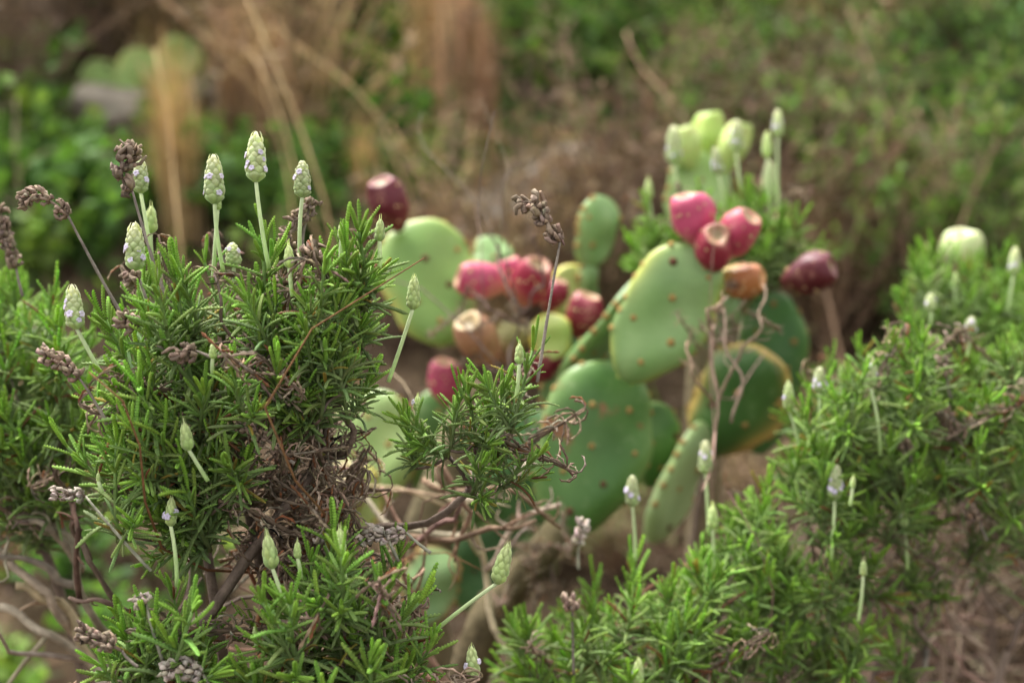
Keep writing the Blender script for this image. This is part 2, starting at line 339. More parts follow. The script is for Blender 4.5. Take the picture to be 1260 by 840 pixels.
# ------------------------------------------------------------------ lavender shrubs
def in_poly(x, y, poly):
    c = False; n = len(poly)
    for i in range(n):
        x0, y0 = poly[i]; x1, y1 = poly[i - 1]
        if (y0 > y) != (y1 > y) and x < (x1 - x0) * (y - y0) / (y1 - y0) + x0: c = not c
    return c
def sample(poly, n, d0, d1, cand=10):
    xs = [p[0] for p in poly]; ys = [p[1] for p in poly]; out = []; pix = []
    while len(out) < n:
        best = None
        for _ in range(cand):
            while True:
                x, y = random.uniform(min(xs), max(xs)), random.uniform(min(ys), max(ys))
                if in_poly(x, y, poly): break
            d = random.uniform(d0, d1); p = P(x, y, d)
            m = min([np.linalg.norm(p - q) for q in out], default=1)
            if best is None or m > best[0]: best = (m, p)
        out.append(best[1])
    return out
class Shrub:
    def __init__(s, px, d, label, group='lavender shrubs around the cactus'):
        g = on_ground(px, d); s.root = root_at('lavender_shrub', g, label, 'shrub', group); s.g = g
    def clump(s, hub, hd, poly, n, d0, d1, tpl, dead=0, dpoly=None, up=.75, sc=(.85, 1.2), fixed=(), cr=.0016, via=None, r0=.0062):
        """a limb from the ground to hub, forking out to every shoot of the clump"""
        h = P(*hub, hd); g = s.g + A3(*(rng.normal(size=2) * .02), -.02); pts = sample(poly, n, d0, d1) if n else []
        ends = []
        for i, p in enumerate(pts + [P(x, y, dd) for x, y, dd in fixed]):
            dr = nrm(nrm(p - h) * .8 + A3(0, 0, up) + rng.normal(size=3) * .20 - FWD * .12); k = rng.uniform(*sc)
            b = p - dr * .046 * k; ends.append(b)
            o = link('leafy_shoot', tpl[rng.integers(len(tpl))], s.root, mat=mat4(basis(dr, spin=rng.uniform(0, 6.28)), b - s.g, k))
        for p in (sample(dpoly or poly, dead, d0 + .02, d1 + .05) if dead else []):
            dr = nrm(nrm(p - h) * .6 + A3(0, 0, .1) + rng.normal(size=3) * .5); b = p - dr * .03; ends.append(b)
            link('withered_shoot', WI[rng.integers(len(WI))], s.root, mat=mat4(basis(dr, spin=rng.uniform(0, 6.28)), b - s.g, rng.uniform(.8, 1.3)))
        mb = MB(); wood = A3(.15, .11, .085)
        if via is not None:
            v = P(*via); c = np.vstack([curvy(g - s.g, v - s.g, 10, .06)[:-1], curvy(v - s.g, h - s.g, 8, .10)])
        else: c = curvy(g - s.g, h - s.g, 14, .09)
        tube(mb, c, np.linspace(r0, min(r0 * .7, .0034), len(c)), wood, 8, wob=.10)
        nodes = [(h, .0034)]
        for b in sorted(ends, key=lambda q: np.linalg.norm(q - h)):
            j = min(range(len(nodes)), key=lambda i: np.linalg.norm(nodes[i][0] - b) + .45 * np.linalg.norm(nodes[i][0] - h))
            q, r = nodes[j]; r2 = max(cr * .75, r * .8)
            c = curvy(q - s.g, b - s.g, 8, .10); tube(mb, c, np.linspace(r2, max(cr * .6, r2 * .8), 8), vary(wood, .18), 5, col2=vary(wood * 1.1, .1), wob=.08)
            nodes.append((c[4] + s.g, r2)); nodes.append((b, r2 * .85))
        link('branch', mb.mesh('branch', M_wood), s.root)

exec_parts = []
# ---- the large lavender in the foreground
S = Shrub(300, 1.0, 'large sharp lavender shrub with pale flower spikes and a brown twiggy middle, beside the cactus')
S.clump((300, 600), .97, [(125, 420), (165, 345), (200, 335), (260, 350), (320, 335), (345, 360), (340, 430), (300, 510), (200, 560), (120, 560), (130, 480)], 34, .86, .99, SH2, 12)
S.clump((400, 560), .96, [(330, 365), (385, 350), (410, 315), (435, 325), (450, 345), (440, 400), (420, 445), (390, 470), (330, 480), (320, 420)], 24, .86, .98, SH2, 8, fixed=((422, 300, .88), (466, 300, .89), (300, 325, .9), (232, 345, .9)))
S.clump((250, 650), .95, [(110, 530), (180, 520), (290, 560), (285, 620), (200, 640), (120, 600)], 12, .86, .93, SH2, 4)
S.clump((575, 605), .96, [(575, 520), (600, 480), (650, 480), (665, 520), (650, 560), (600, 570), (570, 550)], 7, .89, .95, SH2, 3, sc=(.7, .95), via=(400, 690, .98), r0=.0036, fixed=((638, 455, .89), (520, 510, .92), (505, 520, .93), (560, 490, .9)))
S.clump((370, 700), 1.0, [(300, 530), (400, 500), (440, 600), (420, 720), (330, 720), (290, 640)], 0, .88, .98, SH2, 46)
r = S.root
for t, b, f, d, k, n in [((263, 188), (264, 250), (275, 335), .91, 'tall', 5), ((315, 160), (315, 223), (331, 330), .89, 'tall', 7), ((372, 196), (372, 242), (370, 335), .89, 'tall', 3),
        ((172, 193), (173, 237), (188, 330), .95, 'tall', 3), ((186, 252), (186, 286), (192, 340), .96, 'bud', 0), ((165, 272), (167, 332), (185, 385), .93, 'tall', 6),
        ((88, 348), (94, 404), (138, 485), .88, 'tall', 6), ((355, 300), (356, 329), (360, 365), .88, 'bud', 0), ((420, 273), (420, 294), (421, 330), .885, 'bud', 0),
        ((468, 268), (467, 296), (467, 330), .885, 'bud', 0), ((510, 338), (508, 380), (478, 470), .9, 'ovoid', 0), ((262, 420), (262, 441), (262, 460), .86, 'bud', 0),
        ((226, 518), (232, 553), (256, 592), .86, 'bud', 0), ((211, 610), (210, 646), (218, 722), .87, 'ovoid', 3), ((198, 313), (198, 337), (200, 360), .97, 'bud', 0),
        ((285, 297), (288, 327), (290, 360), .96, 'tall', 3), ((639, 421), (639, 447), (635, 490), .885, 'bud', 0), ((514, 485), (513, 505), (512, 530), .93, 'bud', 1), ((268, 235), (268, 258), (262, 345), .93, 'ovoid', 0),
        ((121, 580), (121, 592), (126, 606), .87, 'bud', 0)]:
    flower_spike(r, t, b, f, d, k, n)
for path, f, d, pale, fat in [([(163, 236), (150, 225), (150, 200), (165, 195), (158, 182), (147, 172)], (205, 368), .88, False, 1.2), ([(84, 266), (66, 250), (46, 238), (22, 250)], (156, 398), .88, False, 1.0),
        ([(689, 298), (672, 275), (664, 256), (650, 246), (637, 254)], (661, 470), .89, False, 1.25), ([(98, 466), (78, 446), (50, 434)], (132, 522), .87, False, 1.), ([(105, 610), (84, 607), (62, 608)], (186, 702), .88, True, .9),
        ([(385, 243), (378, 262), (355, 277)], (372, 330), .95, False, 1.1), ([(366, 325), (358, 300), (345, 288)], (368, 345), .93, False, 1.), ([(390, 322), (383, 312), (380, 304)], (388, 350), .89, False, 1.2),
        ([(168, 405), (160, 396), (150, 392)], (200, 430), .88, False, 1.2), ([(172, 345), (160, 340), (155, 343)], (192, 395), .9, False, 1.), ([(20, 330), (6, 290), (0, 255)], (28, 365), 1.04, False, 1.1),
        ([(242, 432), (230, 433), (217, 438)], (262, 440), .86, False, 1.2), ([(440, 330), (440, 318), (436, 310)], (444, 350), .9, False, .9), ([(350, 560), (335, 545), (290, 520)], (362, 570), .88, False, .8)]:
    dried_spike(r, path, f, d, pale, fat)
# ---- clump low in the middle of the foreground
S = Shrub(430, .92, 'low lavender shrub with round green buds in front of the large brown-centred lavender')
S.clump((420, 880), .90, [(340, 730), (400, 700), (450, 710), (490, 730), (510, 780), (500, 860), (310, 860), (310, 780)], 20, .82, .92, SH2, 10, fixed=((400, 660, .87), (420, 690, .84), (520, 790, .86), (470, 820, .82), (350, 775, .83), (440, 680, .9)))
r = S.root
for t, b, f, d, k, n in [((328, 656), (335, 698), (360, 762), .85, 'bud', 0), ((418, 648), (419, 680), (425, 712), .85, 'bud', 0), ((366, 664), (366, 686), (370, 712), .86, 'bud', 0),
        ((626, 667), (612, 717), (530, 780), .88, 'ovoid', 0), ((580, 793), (583, 836), (584, 880), .86, 'ovoid', 2), ((314, 768), (314, 784), (318, 800), .84, 'bud', 0)]:
    flower_spike(r, t, b, f, d, k, n)
for path, f, d, pale, fat in [([(500, 655), (480, 660), (455, 655)], (530, 680), .9, True, 1.), ([(470, 650), (450, 662), (440, 668)], (490, 690), .9, True, .9), ([(400, 665), (396, 662), (393, 662)], (405, 690), .88, True, .9)]:
    dried_spike(r, path, f, d, pale, fat)
# ---- lower left corner
S = Shrub(190, .93, 'small lavender shrub in the bottom left corner under bare twigs')
S.clump((190, 900), .92, [(145, 800), (165, 775), (215, 760), (250, 780), (260, 860), (140, 860)], 9, .84, .92, SH2, 4, fixed=((215, 745, .85), (160, 765, .86), (220, 790, .83)))
dried_spike(S.root, [(180, 742), (176, 738), (168, 741)], (200, 812), .85, True, .9)
dried_spike(S.root, [(150, 800), (125, 788), (97, 776)], (170, 820), .84, False, 1.1)
dried_spike(S.root, [(250, 830), (225, 822), (200, 826)], (262, 850), .84, True, 1.2)
# ---- left edge
S = Shrub(20, 1.1, 'slightly blurred lavender shrub at the left edge behind the large one')
S.clump((40, 640), 1.14, [(-40, 350), (0, 350), (55, 360), (105, 430), (120, 540), (80, 600), (-40, 610)], 62, 1.03, 1.2, SH1, 10, dpoly=[(0, 560), (120, 560), (110, 640), (0, 640)])
# ---- middle bottom, softly blurred
S = Shrub(780, 1.18, 'lavender shrub below the cactus pads at the bottom middle')
S.clump((770, 900), 1.2, [(640, 780), (670, 730), (720, 705), (790, 720), (860, 710), (900, 770), (880, 870), (640, 870)], 46, 1.06, 1.24, SH1, 8)
S.clump((900, 860), 1.25, [(860, 680), (930, 620), (980, 650), (960, 760), (900, 800), (850, 740)], 18, 1.12, 1.26, SH1, 4)
for t, b, f, d, k, n in [((778, 583), (778, 622), (782, 690), 1.12, 'tall', 4), ((868, 540), (868, 582), (872, 660), 1.2, 'tall', 3), ((877, 620), (877, 650), (880, 700), 1.15, 'bud', 0), ((786, 808), (785, 842), (785, 880), 1.05, 'ovoid', 1)]:
    flower_spike(S.root, t, b, f, d, k, n)
dried_spike(S.root, [(704, 752), (703, 742), (701, 735)], (706, 830), 1.05, False, 1.2)
dried_spike(S.root, [(712, 672), (715, 655), (718, 640)], (712, 700), 1.15, True, 1.1)
# ---- right
S = Shrub(1040, 1.35, 'wide lavender shrub right of the cactus with thin white flower spikes')
S.clump((1060, 720), 1.3, [(985, 510), (1000, 470), (1050, 440), (1110, 420), (1130, 480), (1120, 560), (1010, 590), (975, 570)], 38, 1.12, 1.32, SH1, 6)
S.clump((1150, 620), 1.38, [(1110, 410), (1180, 440), (1275, 400), (1290, 600), (1200, 600), (1120, 560)], 40, 1.12, 1.34, SH1, 8)
S.clump((1020, 800), 1.25, [(920, 600), (1080, 590), (1150, 600), (1080, 690), (1080, 800), (960, 850), (900, 740)], 26, 1.12, 1.25, SH1, 6)
for t, b, f, d, k, n in [((970, 468), (971, 504), (984, 550), 1.15, 'ovoid', 1), ((1009, 450), (1008, 482), (1010, 552), 1.17, 'tall', 4), ((1036, 448), (1036, 468), (1036, 495), 1.2, 'bud', 0), ((1070, 435), (1071, 476), (1083, 560), 1.14, 'tall', 4),
        ((1029, 570), (1027, 614), (1022, 692), 1.12, 'tall', 6), ((1063, 688), (1062, 708), (1056, 765), 1.1, 'bud', 0), ((1196, 388), (1193, 412), (1190, 440), 1.25, 'tall', 3), ((1145, 360), (1145, 382), (1145, 400), 1.3, 'tall', 2), ((1050, 585), (1049, 600), (1046, 622), 1.1, 'bud', 0)]:
    flower_spike(S.root, t, b, f, d, k, n)
for p_, f in [([(1178, 535), (1170, 520), (1160, 505)], (1190, 560)), ([(1120, 560), (1116, 552), (1112, 540)], (1124, 580)), ([(1205, 640), (1190, 625), (1185, 620)], (1215, 665)), ([(1165, 465), (1160, 450), (1158, 440)], (1170, 490))]:
    dried_spike(S.root, p_, f, 1.16, False, 1.1)
S = Shrub(1200, 1.55, 'blurred lavender shrub in the upper right behind the wide one')
S.clump((1200, 560), 1.6, [(1110, 390), (1125, 320), (1160, 300), (1240, 340), (1290, 340), (1290, 430), (1180, 440)], 46, 1.4, 1.6, SH1, 4)
flower_spike(S.root, (1250, 303), (1247, 337), (1240, 385), 1.4, 'tall', 3)
flower_spike(S.root, (1176, 335), (1176, 352), (1176, 375), 1.42, 'bud', 0)
# ---- behind the fruit
S = Shrub(900, 1.62, 'blurred lavender shrub growing out between the cactus fruits and the green-fruited pad')
S.clump((910, 420), 1.62, [(785, 300), (820, 270), (870, 250), (930, 250), (970, 280), (965, 300), (920, 325), (860, 320)], 46, 1.47, 1.62, SH1, 6, fixed=((792, 270, 1.5), (800, 295, 1.5), (985, 290, 1.50), (960, 280, 1.5)))
for t, b, f, d, k, n in [((798, 220), (798, 244), (803, 280), 1.5, 'bud', 0), ((829, 153), (829, 202), (833, 260), 1.5, 'tall', 3), ((907, 146), (906, 186), (915, 255), 1.5, 'tall', 4), ((880, 180), (884, 214), (892, 262), 1.48, 'tall', 4),
        ((944, 162), (944, 194), (948, 265), 1.5, 'ovoid', 0), ((957, 134), (957, 168), (958, 262), 1.5, 'tall', 4), ((947, 196), (947, 240), (948, 275), 1.52, 'tall', 0)]:
    flower_spike(S.root, t, b, f, d, k, n, thick=.0016)

# ------------------------------------------------------------------ prickly pears
def pad_mesh(L, W, T, c0, c1, rim=None, rimamt=0., scar=0., bend=.1, cup=0., seed=0, areoles=True, slim=1.):
    """flat oval stem joint on +z from the origin, thickness along y"""
    q = np.random.default_rng(seed); mb = MB(); nr, nc = 40, 48
    s = (1 - np.cos(np.linspace(0, np.pi, nr))) / 2; s = np.clip(s, .0, 1)
    def wid(s):
        f = np.clip(1 - np.abs(2 * np.clip(s, 0, 1) ** (1.22 * slim) - 1) ** 2.2, 0, 1) ** (1 / 2.1); return W / 2 * np.maximum(f, .20 * np.clip(1 - s / .08, 0, 1))
    def thk(s): return T / 2 * np.clip(1 - np.abs(2 * s - 1) ** 5, 0.0, 1) ** .5 * (1.25 - .4 * s)
    ph = q.uniform(0, 6, 4)
    def put(s, xn, side=None, a=None):
        w = wid(s) * (1 + .02 * np.sin(23 * s + ph[3]) + .05 * np.sin(3.1 * s * np.pi + ph[0]) * np.sign(xn + 1e-9)); t = np.minimum(thk(s), w * .9 + .002)
        x = xn * w; y0 = t * np.clip(1 - np.abs(xn) ** 2.6, 0, 1) ** (1 / 2.2); y = y0 * side
        y = y + .0022 * np.sin(x * 55 + s * 9 + ph[0]) * (np.abs(xn) < .98) + .0015 * np.sin(x * 90 + ph[1]) * np.sin(s * 11 + ph[2]) * (np.abs(xn) < .98)
        yb = bend * L * (s - .5) ** 2 + cup * x * x / W + .06 * x * np.sin(ph[3])
        return np.stack([x, y - yb, s * L], -1)
    a = np.linspace(0, 2 * np.pi, nc, endpoint=False); xn = np.sign(np.cos(a)) * np.abs(np.cos(a)) ** .8; sd = np.where(np.sin(a) >= 0, 1., -1.)
    S2, XN = np.meshgrid(s, xn, indexing='ij'); SD = np.broadcast_to(sd, S2.shape)
    V = put(S2, XN, SD)
    e = np.clip(np.abs(XN) ** 7 + np.clip((S2 - .93) / .07, 0, 1) ** 2 * .8, 0, 1)
    mot = .5 + .5 * np.sin(XN * 5 + ph[0]) * np.sin(S2 * 7 + ph[1])
    C = np.asarray(c0) * (1 - mot[..., None] * .5) + np.asarray(c1) * mot[..., None] * .5
    rc = np.asarray(rim if rim is not None else A3(.22, .30, .09))
    k = np.clip(e * (.5 if rim is None else rimamt * (1.2 + np.sin(S2 * 9 + ph[2]))), 0, 1)[..., None]
    C = C * (1 - k) + rc * k
    C4 = np.concatenate([C, np.full(C.shape[:2] + (1,), scar)], -1)
    mb.add(V.reshape(-1, 3), grid_faces(nr, nc), C4.reshape(-1, 4))
    if areoles:
        dz = .037; row = 0; z = dz * .6
        while z < L - .012:
            w = wid(z / L) * .98
            xs = np.arange(-6, 7) * .042 + (.021 if row % 2 else .004)
            for x in xs:
                if abs(x) < w * .9:
                    for side in (1., -1.):
                        xx = np.clip(x + q.normal() * .004, -w * .93, w * .93); zz = min(z + q.normal() * .004, L * .97)
                        p = put(np.array(zz / L), np.array(xx / wid(np.array(zz / L))), side)
                        dome(mb, p, A3(0, side, 0), q.uniform(.0024, .0042), A3(.26, .17, .06) if q.random() < .75 else A3(.09, .045, .025), 1)
            z += dz; row += 1
        for z0 in np.arange(.25, .97, .13):
            for sg in (-1, 1):
                zz = min(.98, z0 + q.normal() * .025)
                p = put(np.array(zz), np.array(sg * .985), 0.); dome(mb, p, A3(sg, 0, .2), .0034, A3(.26, .17, .06), 1)
    return mb.mesh('pad', [M_pad, M_areole])
def dome(mb, p, n, r, c, m):
    B = basis(n); V = []
    for k, (rr, z) in enumerate(((1.25, -.3), (1., .25), (.6, .6))):
        for j in range(7):
            a = j * 2 * np.pi / 7; V.append(B @ A3(math.cos(a) * rr * r, math.sin(a) * rr * r, z * r) + p)
    V.append(B @ A3(0, 0, .75 * r) + p); V = np.array(V); b = mb.n
    mb.add(V, grid_faces(3, 7), c, m)
    j = np.arange(7); mb.F.append(np.stack([14 + j, 14 + (j + 1) % 7, np.full(7, 21)], 1) + b); mb.M.append(np.full(7, m))
def put_pad(root, base, tip, d0, d1, W, T=.018, spin=0., **kw):
    a, b = P(*base, d0), P(*tip, d1); L = np.linalg.norm(b - a); z = nrm(b - a)
    y = -FWD - z * np.dot(-FWD, z); y = nrm(y); x = np.cross(y, z); c, s = math.cos(spin), math.sin(spin)
    B = np.column_stack([c * x + s * y, -s * x + c * y, z])
    # L stretched a touch: the outline is rounded at both ends
    kw.setdefault('c0', A3(.085, .19, .060)); kw.setdefault('c1', A3(.16, .27, .10))
    return link('pad', pad_mesh(L, W, T, seed=int(abs(base[0] * 7 + tip[1])), **kw), root, mat=mat4(B, a - np.array(root.location)))
def fruit_mesh(L, D, c_lo, c_hi, topc=None, seed=0, crater=.10):
    q = np.random.default_rng(seed); mb = MB()
    prof = [(0, .0), (0.0, .22), (.06, .36), (.18, .62), (.35, .88), (.55, 1.), (.72, .99), (.86, .88), (.95, .72), (.985, .60), (.975, .46), (.93, .3), (.92, .12), (.92, 0)]
    zs = np.array([p[0] for p in prof]); rs = np.array([p[1] for p in prof]); t = np.linspace(0, len(prof) - 1, 46)
    z = np.interp(t, range(len(prof)), zs); r = np.interp(t, range(len(prof)), rs); ker = np.array([.25, .5, .25])
    for _ in range(2): z[1:-1] = np.convolve(z, ker, 'valid'); r[1:-1] = np.convolve(r, ker, 'valid')
    n = 30; a = np.linspace(0, 2 * np.pi, n, endpoint=False)
    lob = 1 + .03 * np.sin(a * 3 + q.uniform(0, 6)) + .03 * np.sin(a * 5 + q.uniform(0, 6))
    rad = r[:, None] * D / 2 * (1 + (lob - 1)[None] * np.clip(z, 0, 1)[:, None])
    V = np.stack([rad * np.cos(a), rad * np.sin(a), np.repeat(z[:, None] * L, n, 1)], -1).reshape(-1, 3)
    V += .0012 * np.sin(V * 180 + q.uniform(0, 6, 3))[:, [1, 2, 0]]
    idx = np.arange(46)[:, None] / 45; g = np.clip(np.repeat(z[:, None], n, 1) + .12 * np.sin(a * 2 + q.uniform(0, 6))[None], 0, 1)
    g = np.clip((g - .08) / .45, 0, 1)[..., None]; C = np.asarray(c_lo) * (1 - g) + np.asarray(c_hi) * g
    tc = np.asarray(topc if topc is not None else A3(.36, .22, .12)); k = (np.clip((idx - .655) / .05, 0, 1) * (.8 + .2 * np.sin(a * 4 + 1)[None]))[..., None]; C = C * (1 - k) + tc * k
    kk = np.clip((idx - .80) / .1, 0, 1)[..., None]; C = C * (1 - kk) + A3(.20, .15, .07) * kk
    mb.add(V, grid_faces(46, n), C.reshape(-1, 3))
    for i in range(26):
        zz = q.uniform(.2, .92); aa = i * 2.4; rr = np.interp(zz, [.06, .18, .35, .55, .72, .86, .95], [.36, .62, .88, 1, .99, .88, .72]) * D / 2
        p = A3(math.cos(aa) * rr, math.sin(aa) * rr, zz * L); dome(mb, p, A3(math.cos(aa), math.sin(aa), .1), q.uniform(.0009, .0016), A3(.45, .30, .16), 1)
    return mb.mesh('fruit', [M_fruit, M_areole])
PINK = A3(.42, .055, .12); RED = A3(.23, .018, .04); DRED = A3(.12, .010, .02); YG = A3(.28, .34, .08)
def put_fruit(root, base, tip, d0, d1, D, lo=None, hi=None, **kw):
    a, b = P(*base, d0), P(*tip, d1); L = np.linalg.norm(b - a)
    return link('fruit', fruit_mesh(L, D * .94, lo if lo is not None else A3(.28, .12, .06), hi if hi is not None else RED, seed=int(base[0] * 3 + base[1]), **kw),
                root, mat=mat4(basis(b - a, spin=rng.uniform(0, 6)), a - np.array(root.location)))

# main plant
PC = root_at('prickly_pear', on_ground(640, 1.42), 'prickly pear cactus with a pale upright pad carrying a cluster of pink and red fruit', 'cactus', 'prickly pear cacti')
LG0, LG1 = A3(.145, .255, .080), A3(.26, .365, .155); DG0, DG1 = A3(.045, .118, .020), A3(.10, .195, .04)
g = np.array(PC.location)
mb = MB(); tube(mb, np.vstack([bez((0, 0, -.03), (.02, 0, .2), P(575, 830, 1.36) - g, 8), bez(P(585, 805, 1.36) - g, P(610, 740, 1.35) - g, P(690, 650, 1.36) - g, 8)]), np.concatenate([np.linspace(.030, .022, 8), np.linspace(.022, .014, 8)]) * (1 + .10 * rng.normal(size=16)), A3(.085, .062, .038), 14, col2=A3(.11, .09, .045), wob=.15)
link('trunk', mb.mesh('trunk', M_wood), PC)
put_pad(PC, (695, 662), (760, 446), 1.38, 1.41, .114, c0=DG0, c1=DG1, scar=.265, T=.022, spin=.15, bend=.05)
put_pad(PC, (768, 470), (868, 305), 1.36, 1.33, .088, c0=LG0, c1=LG1, scar=.14, T=.018, spin=-.05, bend=.12, rim=A3(.33, .36, .07), rimamt=.7)
put_pad(PC, (690, 478), (800, 345), 1.46, 1.43, .08, c0=A3(.07, .17, .05), c1=A3(.12, .24, .07), spin=1.25, T=.018)
put_pad(PC, (800, 600), (812, 495), 1.50, 1.50, .055, c0=DG0, c1=DG1, spin=.4)
put_pad(PC, (800, 668), (872, 522), 1.47, 1.50, .075, c0=A3(.22, .31, .13), c1=A3(.30, .38, .18), spin=.95, T=.024)
put_pad(PC, (862, 560), (945, 435), 1.52, 1.47, .100, c0=A3(.04, .11, .022), c1=A3(.08, .17, .035), rim=A3(.46, .33, .09), rimamt=1.4, spin=-.25, bend=.3, cup=.8, T=.014, scar=.12)
put_pad(PC, (935, 560), (955, 358), 1.60, 1.58, .088, c0=A3(.05, .14, .03), c1=A3(.07, .18, .05), spin=.2)
# fruit on the pale pad
put_fruit(PC, (862, 305), (846, 238), 1.335, 1.325, .045, hi=PINK, lo=A3(.5, .14, .16))
put_fruit(PC, (880, 318), (924, 265), 1.33, 1.30, .040, hi=A3(.36, .035, .08), lo=A3(.38, .08, .07))
put_fruit(PC, (874, 330), (883, 288), 1.345, 1.290, .040, hi=RED * 1.15, lo=A3(.30, .04, .05))
put_fruit(PC, (878, 348), (940, 343), 1.35, 1.33, .036, hi=A3(.28, .10, .035), lo=A3(.36, .32, .06), topc=A3(.45, .22, .09))
put_fruit(PC, (962, 350), (1026, 326), 1.43, 1.40, .044, hi=DRED * .6, lo=A3(.1, .02, .02), topc=A3(.16, .05, .05))

# left plant
PL = root_at('prickly_pear', on_ground(540, 1.62), 'prickly pear cactus with a large round pad left of the main cactus', 'cactus', 'prickly pear cacti')
g = np.array(PL.location)
mb = MB(); tube(mb, np.vstack([bez((0, 0, -.03), (0, 0, .25), P(520, 760, 1.6) - g, 6), bez(P(530, 640, 1.56) - g, P(560, 560, 1.55) - g, P(590, 470, 1.55) - g, 7)]), np.linspace(.032, .022, 13), A3(.17, .14, .08), 12, wob=.05)
link('trunk', mb.mesh('trunk', M_wood), PL)
put_pad(PL, (552, 425), (508, 270), 1.52, 1.54, .110, c0=A3(.13, .24, .05), c1=A3(.2, .31, .08), rim=A3(.38, .40, .10), rimamt=.7, spin=.25)
put_pad(PL, (610, 345), (603, 290), 1.66, 1.68, .05, c0=LG0, c1=LG1, spin=.3)
put_pad(PL, (672, 450), (682, 385), 1.48, 1.48, .046, c0=A3(.36, .42, .12), c1=A3(.42, .46, .16), rim=A3(.55, .48, .08), rimamt=.8, spin=.2, areoles=False)
put_pad(PL, (700, 400), (706, 325), 1.62, 1.62, .05, c0=A3(.3, .36, .1), c1=A3(.36, .42, .14), rim=A3(.5, .42, .06), rimamt=.8, spin=.3, areoles=False)
put_pad(PL, (722, 330), (746, 241), 1.62, 1.62, .06, c0=LG0, c1=LG1, spin=.75, T=.016)
put_pad(PL, (722, 400), (724, 318), 1.63, 1.62, .035, c0=LG0, c1=LG1, spin=.9, T=.018)
put_pad(PL, (690, 540), (735, 400), 1.60, 1.60, .10, c0=A3(.09, .2, .07), c1=A3(.13, .24, .09), spin=.6)
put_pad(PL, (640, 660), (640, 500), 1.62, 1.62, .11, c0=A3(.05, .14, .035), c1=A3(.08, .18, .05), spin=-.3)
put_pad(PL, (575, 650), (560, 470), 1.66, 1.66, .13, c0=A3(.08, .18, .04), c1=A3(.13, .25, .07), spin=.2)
put_pad(PL, (470, 620), (455, 480), 1.60, 1.62, .10, c0=A3(.22, .33, .10), c1=A3(.34, .42, .16), spin=-.2)
put_pad(PL, (440, 660), (432, 570), 1.5, 1.5, .06, c0=A3(.28, .34, .09), c1=A3(.34, .38, .12), rim=A3(.5, .4, .06), rimamt=.6, spin=.2)
put_pad(PL, (520, 770), (538, 672), 1.45, 1.46, .062, c0=A3(.14, .24, .09), c1=A3(.22, .32, .13), rim=A3(.28, .16, .06), rimamt=1., spin=.2)
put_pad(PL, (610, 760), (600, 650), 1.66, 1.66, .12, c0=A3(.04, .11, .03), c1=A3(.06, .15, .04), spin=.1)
put_fruit(PL, (492, 284), (467, 222), 1.53, 1.50, .043, hi=DRED * .65, lo=A3(.12, .02, .02), topc=A3(.16, .04, .035))
put_fruit(PL, (628, 350), (562, 340), 1.50, 1.48, .040, hi=PINK * .9, lo=A3(.5, .22, .16))
put_fruit(PL, (640, 372), (622, 318), 1.54, 1.53, .036, hi=PINK * .9, lo=A3(.5, .2, .15))
put_fruit(PL, (645, 375), (664, 322), 1.50, 1.46, .042, hi=RED * 1.1, lo=A3(.4, .12, .08))
put_fruit(PL, (672, 385), (688, 345), 1.58, 1.57, .034, hi=RED, lo=A3(.2, .04, .03))
put_fruit(PL, (606, 448), (576, 394), 1.47, 1.42, .045, hi=A3(.34, .17, .09), lo=A3(.25, .05, .05), topc=A3(.55, .44, .24))
put_fruit(PL, (622, 448), (632, 398), 1.50, 1.50, .040, hi=A3(.28, .26, .10), lo=A3(.2, .1, .05), topc=A3(.42, .40, .2))
put_fruit(PL, (708, 415), (727, 363), 1.50, 1.49, .041, hi=RED * .8, lo=A3(.16, .02, .02))
put_fruit(PL, (655, 470), (682, 428), 1.50, 1.48, .038, hi=RED * .8, lo=A3(.18, .02, .02))
put_fruit(PL, (548, 500), (546, 443), 1.52, 1.50, .040, hi=PINK * .8, lo=A3(.3, .1, .08))
put_fruit(PL, (436, 628), (422, 576), 1.49, 1.44, .042, hi=A3(.36, .38, .12), lo=A3(.3, .35, .1), topc=A3(.55, .44, .26))

# plant behind, green fruit
PB = root_at('prickly_pear', on_ground(880, 1.85), 'prickly pear cactus with unripe green fruit on top, standing behind the pink fruit', 'cactus', 'prickly pear cacti')
g = np.array(PB.location)
mb = MB(); tube(mb, bez((0, 0, -.03), (0, 0, .2), P(865, 420, 1.75) - g, 8), np.linspace(.03, .02, 8), A3(.17, .14, .08), 12, wob=.05); link('trunk', mb.mesh('trunk', M_wood), PB)
put_pad(PB, (868, 440), (868, 300), 1.75, 1.74, .10, c0=LG0, c1=LG1, spin=.3)
put_pad(PB, (862, 320), (858, 185), 1.72, 1.72, .085, c0=A3(.25, .37, .12), c1=A3(.32, .42, .16), spin=.35)
GF = dict(hi=A3(.38, .48, .14), lo=A3(.30, .42, .12), topc=A3(.40, .48, .16))
put_fruit(PB, (852, 212), (840, 156), 1.70, 1.69, .036, **GF)
put_fruit(PB, (868, 205), (874, 138), 1.75, 1.75, .042, **dict(GF, hi=A3(.30, .42, .09)))
put_fruit(PB, (888, 214), (914, 150), 1.70, 1.69, .038, **dict(GF, topc=A3(.35, .42, .14)))
PR = root_at('prickly_pear', on_ground(1190, 1.9), 'mostly hidden prickly pear cactus showing one pale fruit over the lavender in the upper right', 'cactus', 'prickly pear cacti')
g = np.array(PR.location)
mb = MB(); tube(mb, bez((0, 0, -.03), (0, 0, .1), P(1185, 470, 1.75) - g, 6), np.linspace(.03, .02, 6), A3(.17, .14, .08), 12); link('trunk', mb.mesh('trunk', M_wood), PR)
put_pad(PR, (1187, 500), (1183, 330), 1.75, 1.72, .09, c0=LG0, c1=LG1, spin=.5)
put_fruit(PR, (1185, 345), (1183, 285), 1.72, 1.70, .056, hi=A3(.42, .50, .22), lo=A3(.36, .46, .16), topc=A3(.55, .58, .34))

